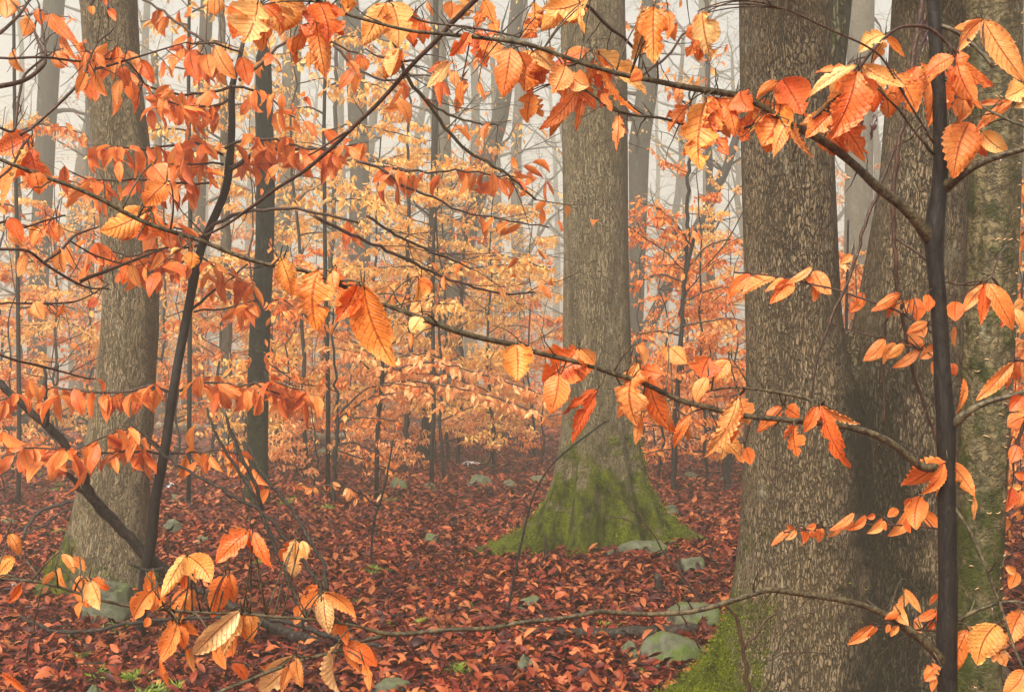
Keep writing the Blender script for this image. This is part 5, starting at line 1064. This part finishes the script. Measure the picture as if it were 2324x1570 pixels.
RK = [(885, 1570, 92, 46, 'green grey squarish stone at the bottom edge, left of centre'), (1530, 1515, 160, 66, 'largest mossy boulder, against the root of the twin oak'), (1207, 1393, 64, 42, 'rounded dark stone with moss patches in open litter above the low branch'), (1475, 1298, 120, 38, 'long flat grey stone at the right foot of the mossy oak'),
      (1578, 1340, 66, 42, 'angular grey stone between the middle oak and the twin oak'), (1388, 1297, 34, 24, 'small grey stone at the foot of the mossy oak, centre'), (1213, 1250, 46, 34, 'pale rounded stone resting at the left root of the mossy oak'), (1175, 1262, 42, 26, 'low dark stone beside the pale one at the left root'), (975, 1240, 42, 30, 'squat brown stone alone in litter left of the mossy oak'),
      (1088, 1106, 66, 30, 'broad tan stone in the distance left of the mossy oak'), (1156, 1112, 36, 20, 'small greenish stone right of the broad tan stone'), (974, 1106, 36, 18, 'small green stone left of the broad tan stone'), (905, 1106, 46, 28, 'grey green stone behind thin saplings'), (205, 1570, 58, 46, 'pointed green stone at the bottom left edge'),
      (232, 1400, 130, 95, 'tilted green slab leaning at the foot of the broad oak'), (388, 1215, 46, 36, 'green grey stone right of the broad oak base'), (396, 1142, 56, 22, 'flat stone behind the crooked beech stem'), (745, 1030, 66, 22, 'flat misty green stone beyond the snag'), (12, 1200, 40, 26, 'small stone at the left edge'),
      (1580, 1440, 130, 62, 'green boulder behind the twin oak root'), (1193, 1535, 44, 52, 'small upright grey stone with moss in the foreground'), (1430, 1500, 50, 38, 'small mossy stone left of the largest boulder'), (1325, 1456, 66, 20, 'flat green stone behind the dark log'), (1222, 1096, 50, 22, 'faint green stone left of the middle oak'), (455, 1236, 34, 22, 'small green stone in litter under the dead limbs'),
      (1528, 1168, 40, 26, 'grey stone right of the middle oak near the sapling'), (1575, 1085, 60, 20, 'misty stone in front of the thin saplings at right'), (620, 1005, 50, 16, 'distant flat stone by the pale log'), (1650, 1100, 44, 22, 'misty stone beside the short stub'), (1440, 1090, 40, 18, 'misty stone right of the middle oak'), (1065, 1300, 80, 14, 'low mossy hump in the litter left of the oak root'), (1100, 1045, 60, 14, 'distant low stone near the snow patch'), (880, 1258, 60, 16, 'low stone sunk in the litter'), (850, 1535, 40, 16, 'small sunk stone beside the squarish stone')]
for i, (x, y, w, h, lab) in enumerate(RK): rock(lab, x, y, w, h, 300 + i)
for i, (x, y, w, lab) in enumerate([(1068, 1044, 60, 'thin patch of old snow in the misty distance'), (1137, 1250, 26, 'small white snow scrap left of the mossy oak root'), (5, 1062, 50, 'snow remnant at the left edge'), (385, 1105, 24, 'tiny snow scrap right of the broad oak'), (1005, 1500, 22, 'tiny snow scrap') ][:4]):
    r = np.random.RandomState(i); d = dist_of(y); c = W(x, y, d); n = 24; V = []; s = w / 2 / F * d
    for k in range(n):
        a = k / n * 6.283; q = r.uniform(.55, 1.1); px_, py_ = c[0] + math.cos(a) * s * q, c[1] + math.sin(a) * s * q * 1.8
        V.append([px_, py_, float(gz(px_, py_)) - .01]); V.append([c[0] + (px_ - c[0]) * .8, c[1] + (py_ - c[1]) * .8, float(gz(px_, py_)) + .045])
    V.append([c[0], c[1], float(gz(c[0], c[1])) + .06])
    b = MB(); b.add(V, [[2 * k, 2 * ((k + 1) % n), 2 * ((k + 1) % n) + 1, 2 * k + 1] for k in range(n)], [[2 * k + 1, 2 * ((k + 1) % n) + 1, 2 * n] for k in range(n)])
    tag(b.build('snow_patch', M['snow'], loc=c), lab, 'snow patch')
def fern(label, x, y, s, seed, cnt=5):
    r = np.random.RandomState(seed); d = dist_of(y); c = W(x, y, d); c[2] = float(gz(c[0], c[1])); S = s / 2 / F * d; b = MB()
    for i in range(cnt * 6):
        q = c + np.array([r.randn() * S * .45, r.randn() * S * .5, 0]); q[2] = float(gz(q[0], q[1])) + .015
        hgt_ = r.uniform(.3, 1) * min(.12, S * .7)
        for k in range(14):
            a = r.uniform(0, 6.28); ax = np.array([math.cos(a), math.sin(a), r.uniform(.1, 1.1)]); b.leaves(LOW[0], [q + [0, 0, hgt_ * r.rand() * .4]], [ax], [r.randn(3) + [0, 0, 1]], [hgt_ * r.uniform(.5, 1)], np.array([.22]))
    tag(b.build('moss_tuft', M['fern'], loc=c), label, 'moss', 'green tufts in the litter')
for i in range(14):
    r_ = np.random.RandomState(900 + i); fern('little green moss sprig pushing through red litter', r_.uniform(640, 1500) if i % 3 else r_.uniform(0, 300), r_.uniform(1080, 1540), r_.uniform(26, 56), 900 + i, 3)
for i, (x, y, s, lab) in enumerate([(72, 1090, 46, 'upright green tuft left of the broad oak'), (128, 1120, 40, 'low green tuft at the left of the oak root'), (225, 1520, 90, 'spiky green tuft at lower left'), (300, 1525, 80, 'spiky green tuft right of its neighbour at lower left'), (350, 1562, 110, 'green tuft at the bottom edge below the pale leaf'), (890, 1148, 50, 'bright green tuft by the whip in the litter'), (850, 1305, 70, 'green tuft at the foot of the short crooked whip'), (1045, 1525, 70, 'green tuft in front, left of the upright stone'),
      (1190, 1520, 46, 'green sprig before the upright grey stone'), (670, 1148, 50, 'green tuft just right of the snag'), (165, 1480, 60, 'thin green tuft near the low left branch'), (955, 1420, 60, 'faint green tuft above the low branch'), (1060, 1385, 36, 'reddish green tuft left of the rounded stone'), (570, 1225, 40, 'green tuft between the dead stems'), (265, 1415, 70, 'green tuft below the tilted slab'), (600, 1280, 50, 'pale green tuft under the dangling leaves'), (1600, 1545, 60, 'bright moss tuft on the twin oak root'), (1470, 1530, 40, 'small green tuft by the largest boulder'), (1140, 1265, 34, 'moss tuft near the snow scrap')]):
    fern(lab, x, y, s, 500 + i)

# ---------------------------------------------------------------- fog
HZ = MB(); x0, x1, y0, y1, z0, z1 = -90, 90, -5, 150, -1.3, 31
HZ.add([(x, y, z) for z in (z0, z1) for x, y in ((x0, y0), (x1, y0), (x1, y1), (x0, y1))], [[3, 2, 1, 0], [4, 5, 6, 7], [0, 1, 5, 4], [1, 2, 6, 5], [2, 3, 7, 6], [3, 0, 4, 7]])
m, nt, N = new_mat('fog'); vp = N('VolumePrincipled'); vp.inputs['Color'].default_value = (.88, .85, .72, 1); vp.inputs['Density'].default_value = HAZE_DENSITY; vp.inputs['Anisotropy'].default_value = .2
o = N('OutputMaterial'); nt.links.new(vp.outputs[0], o.inputs['Volume'])
struct(HZ.build('haze', m, loc=(0, 0, 0), smooth=False), 'stuff')
for ob in bpy.data.objects:
    if '_o' in ob: del ob['_o']
print('objects', len(bpy.data.objects), 'faces', sum(len(m.polygons) for m in bpy.data.meshes))
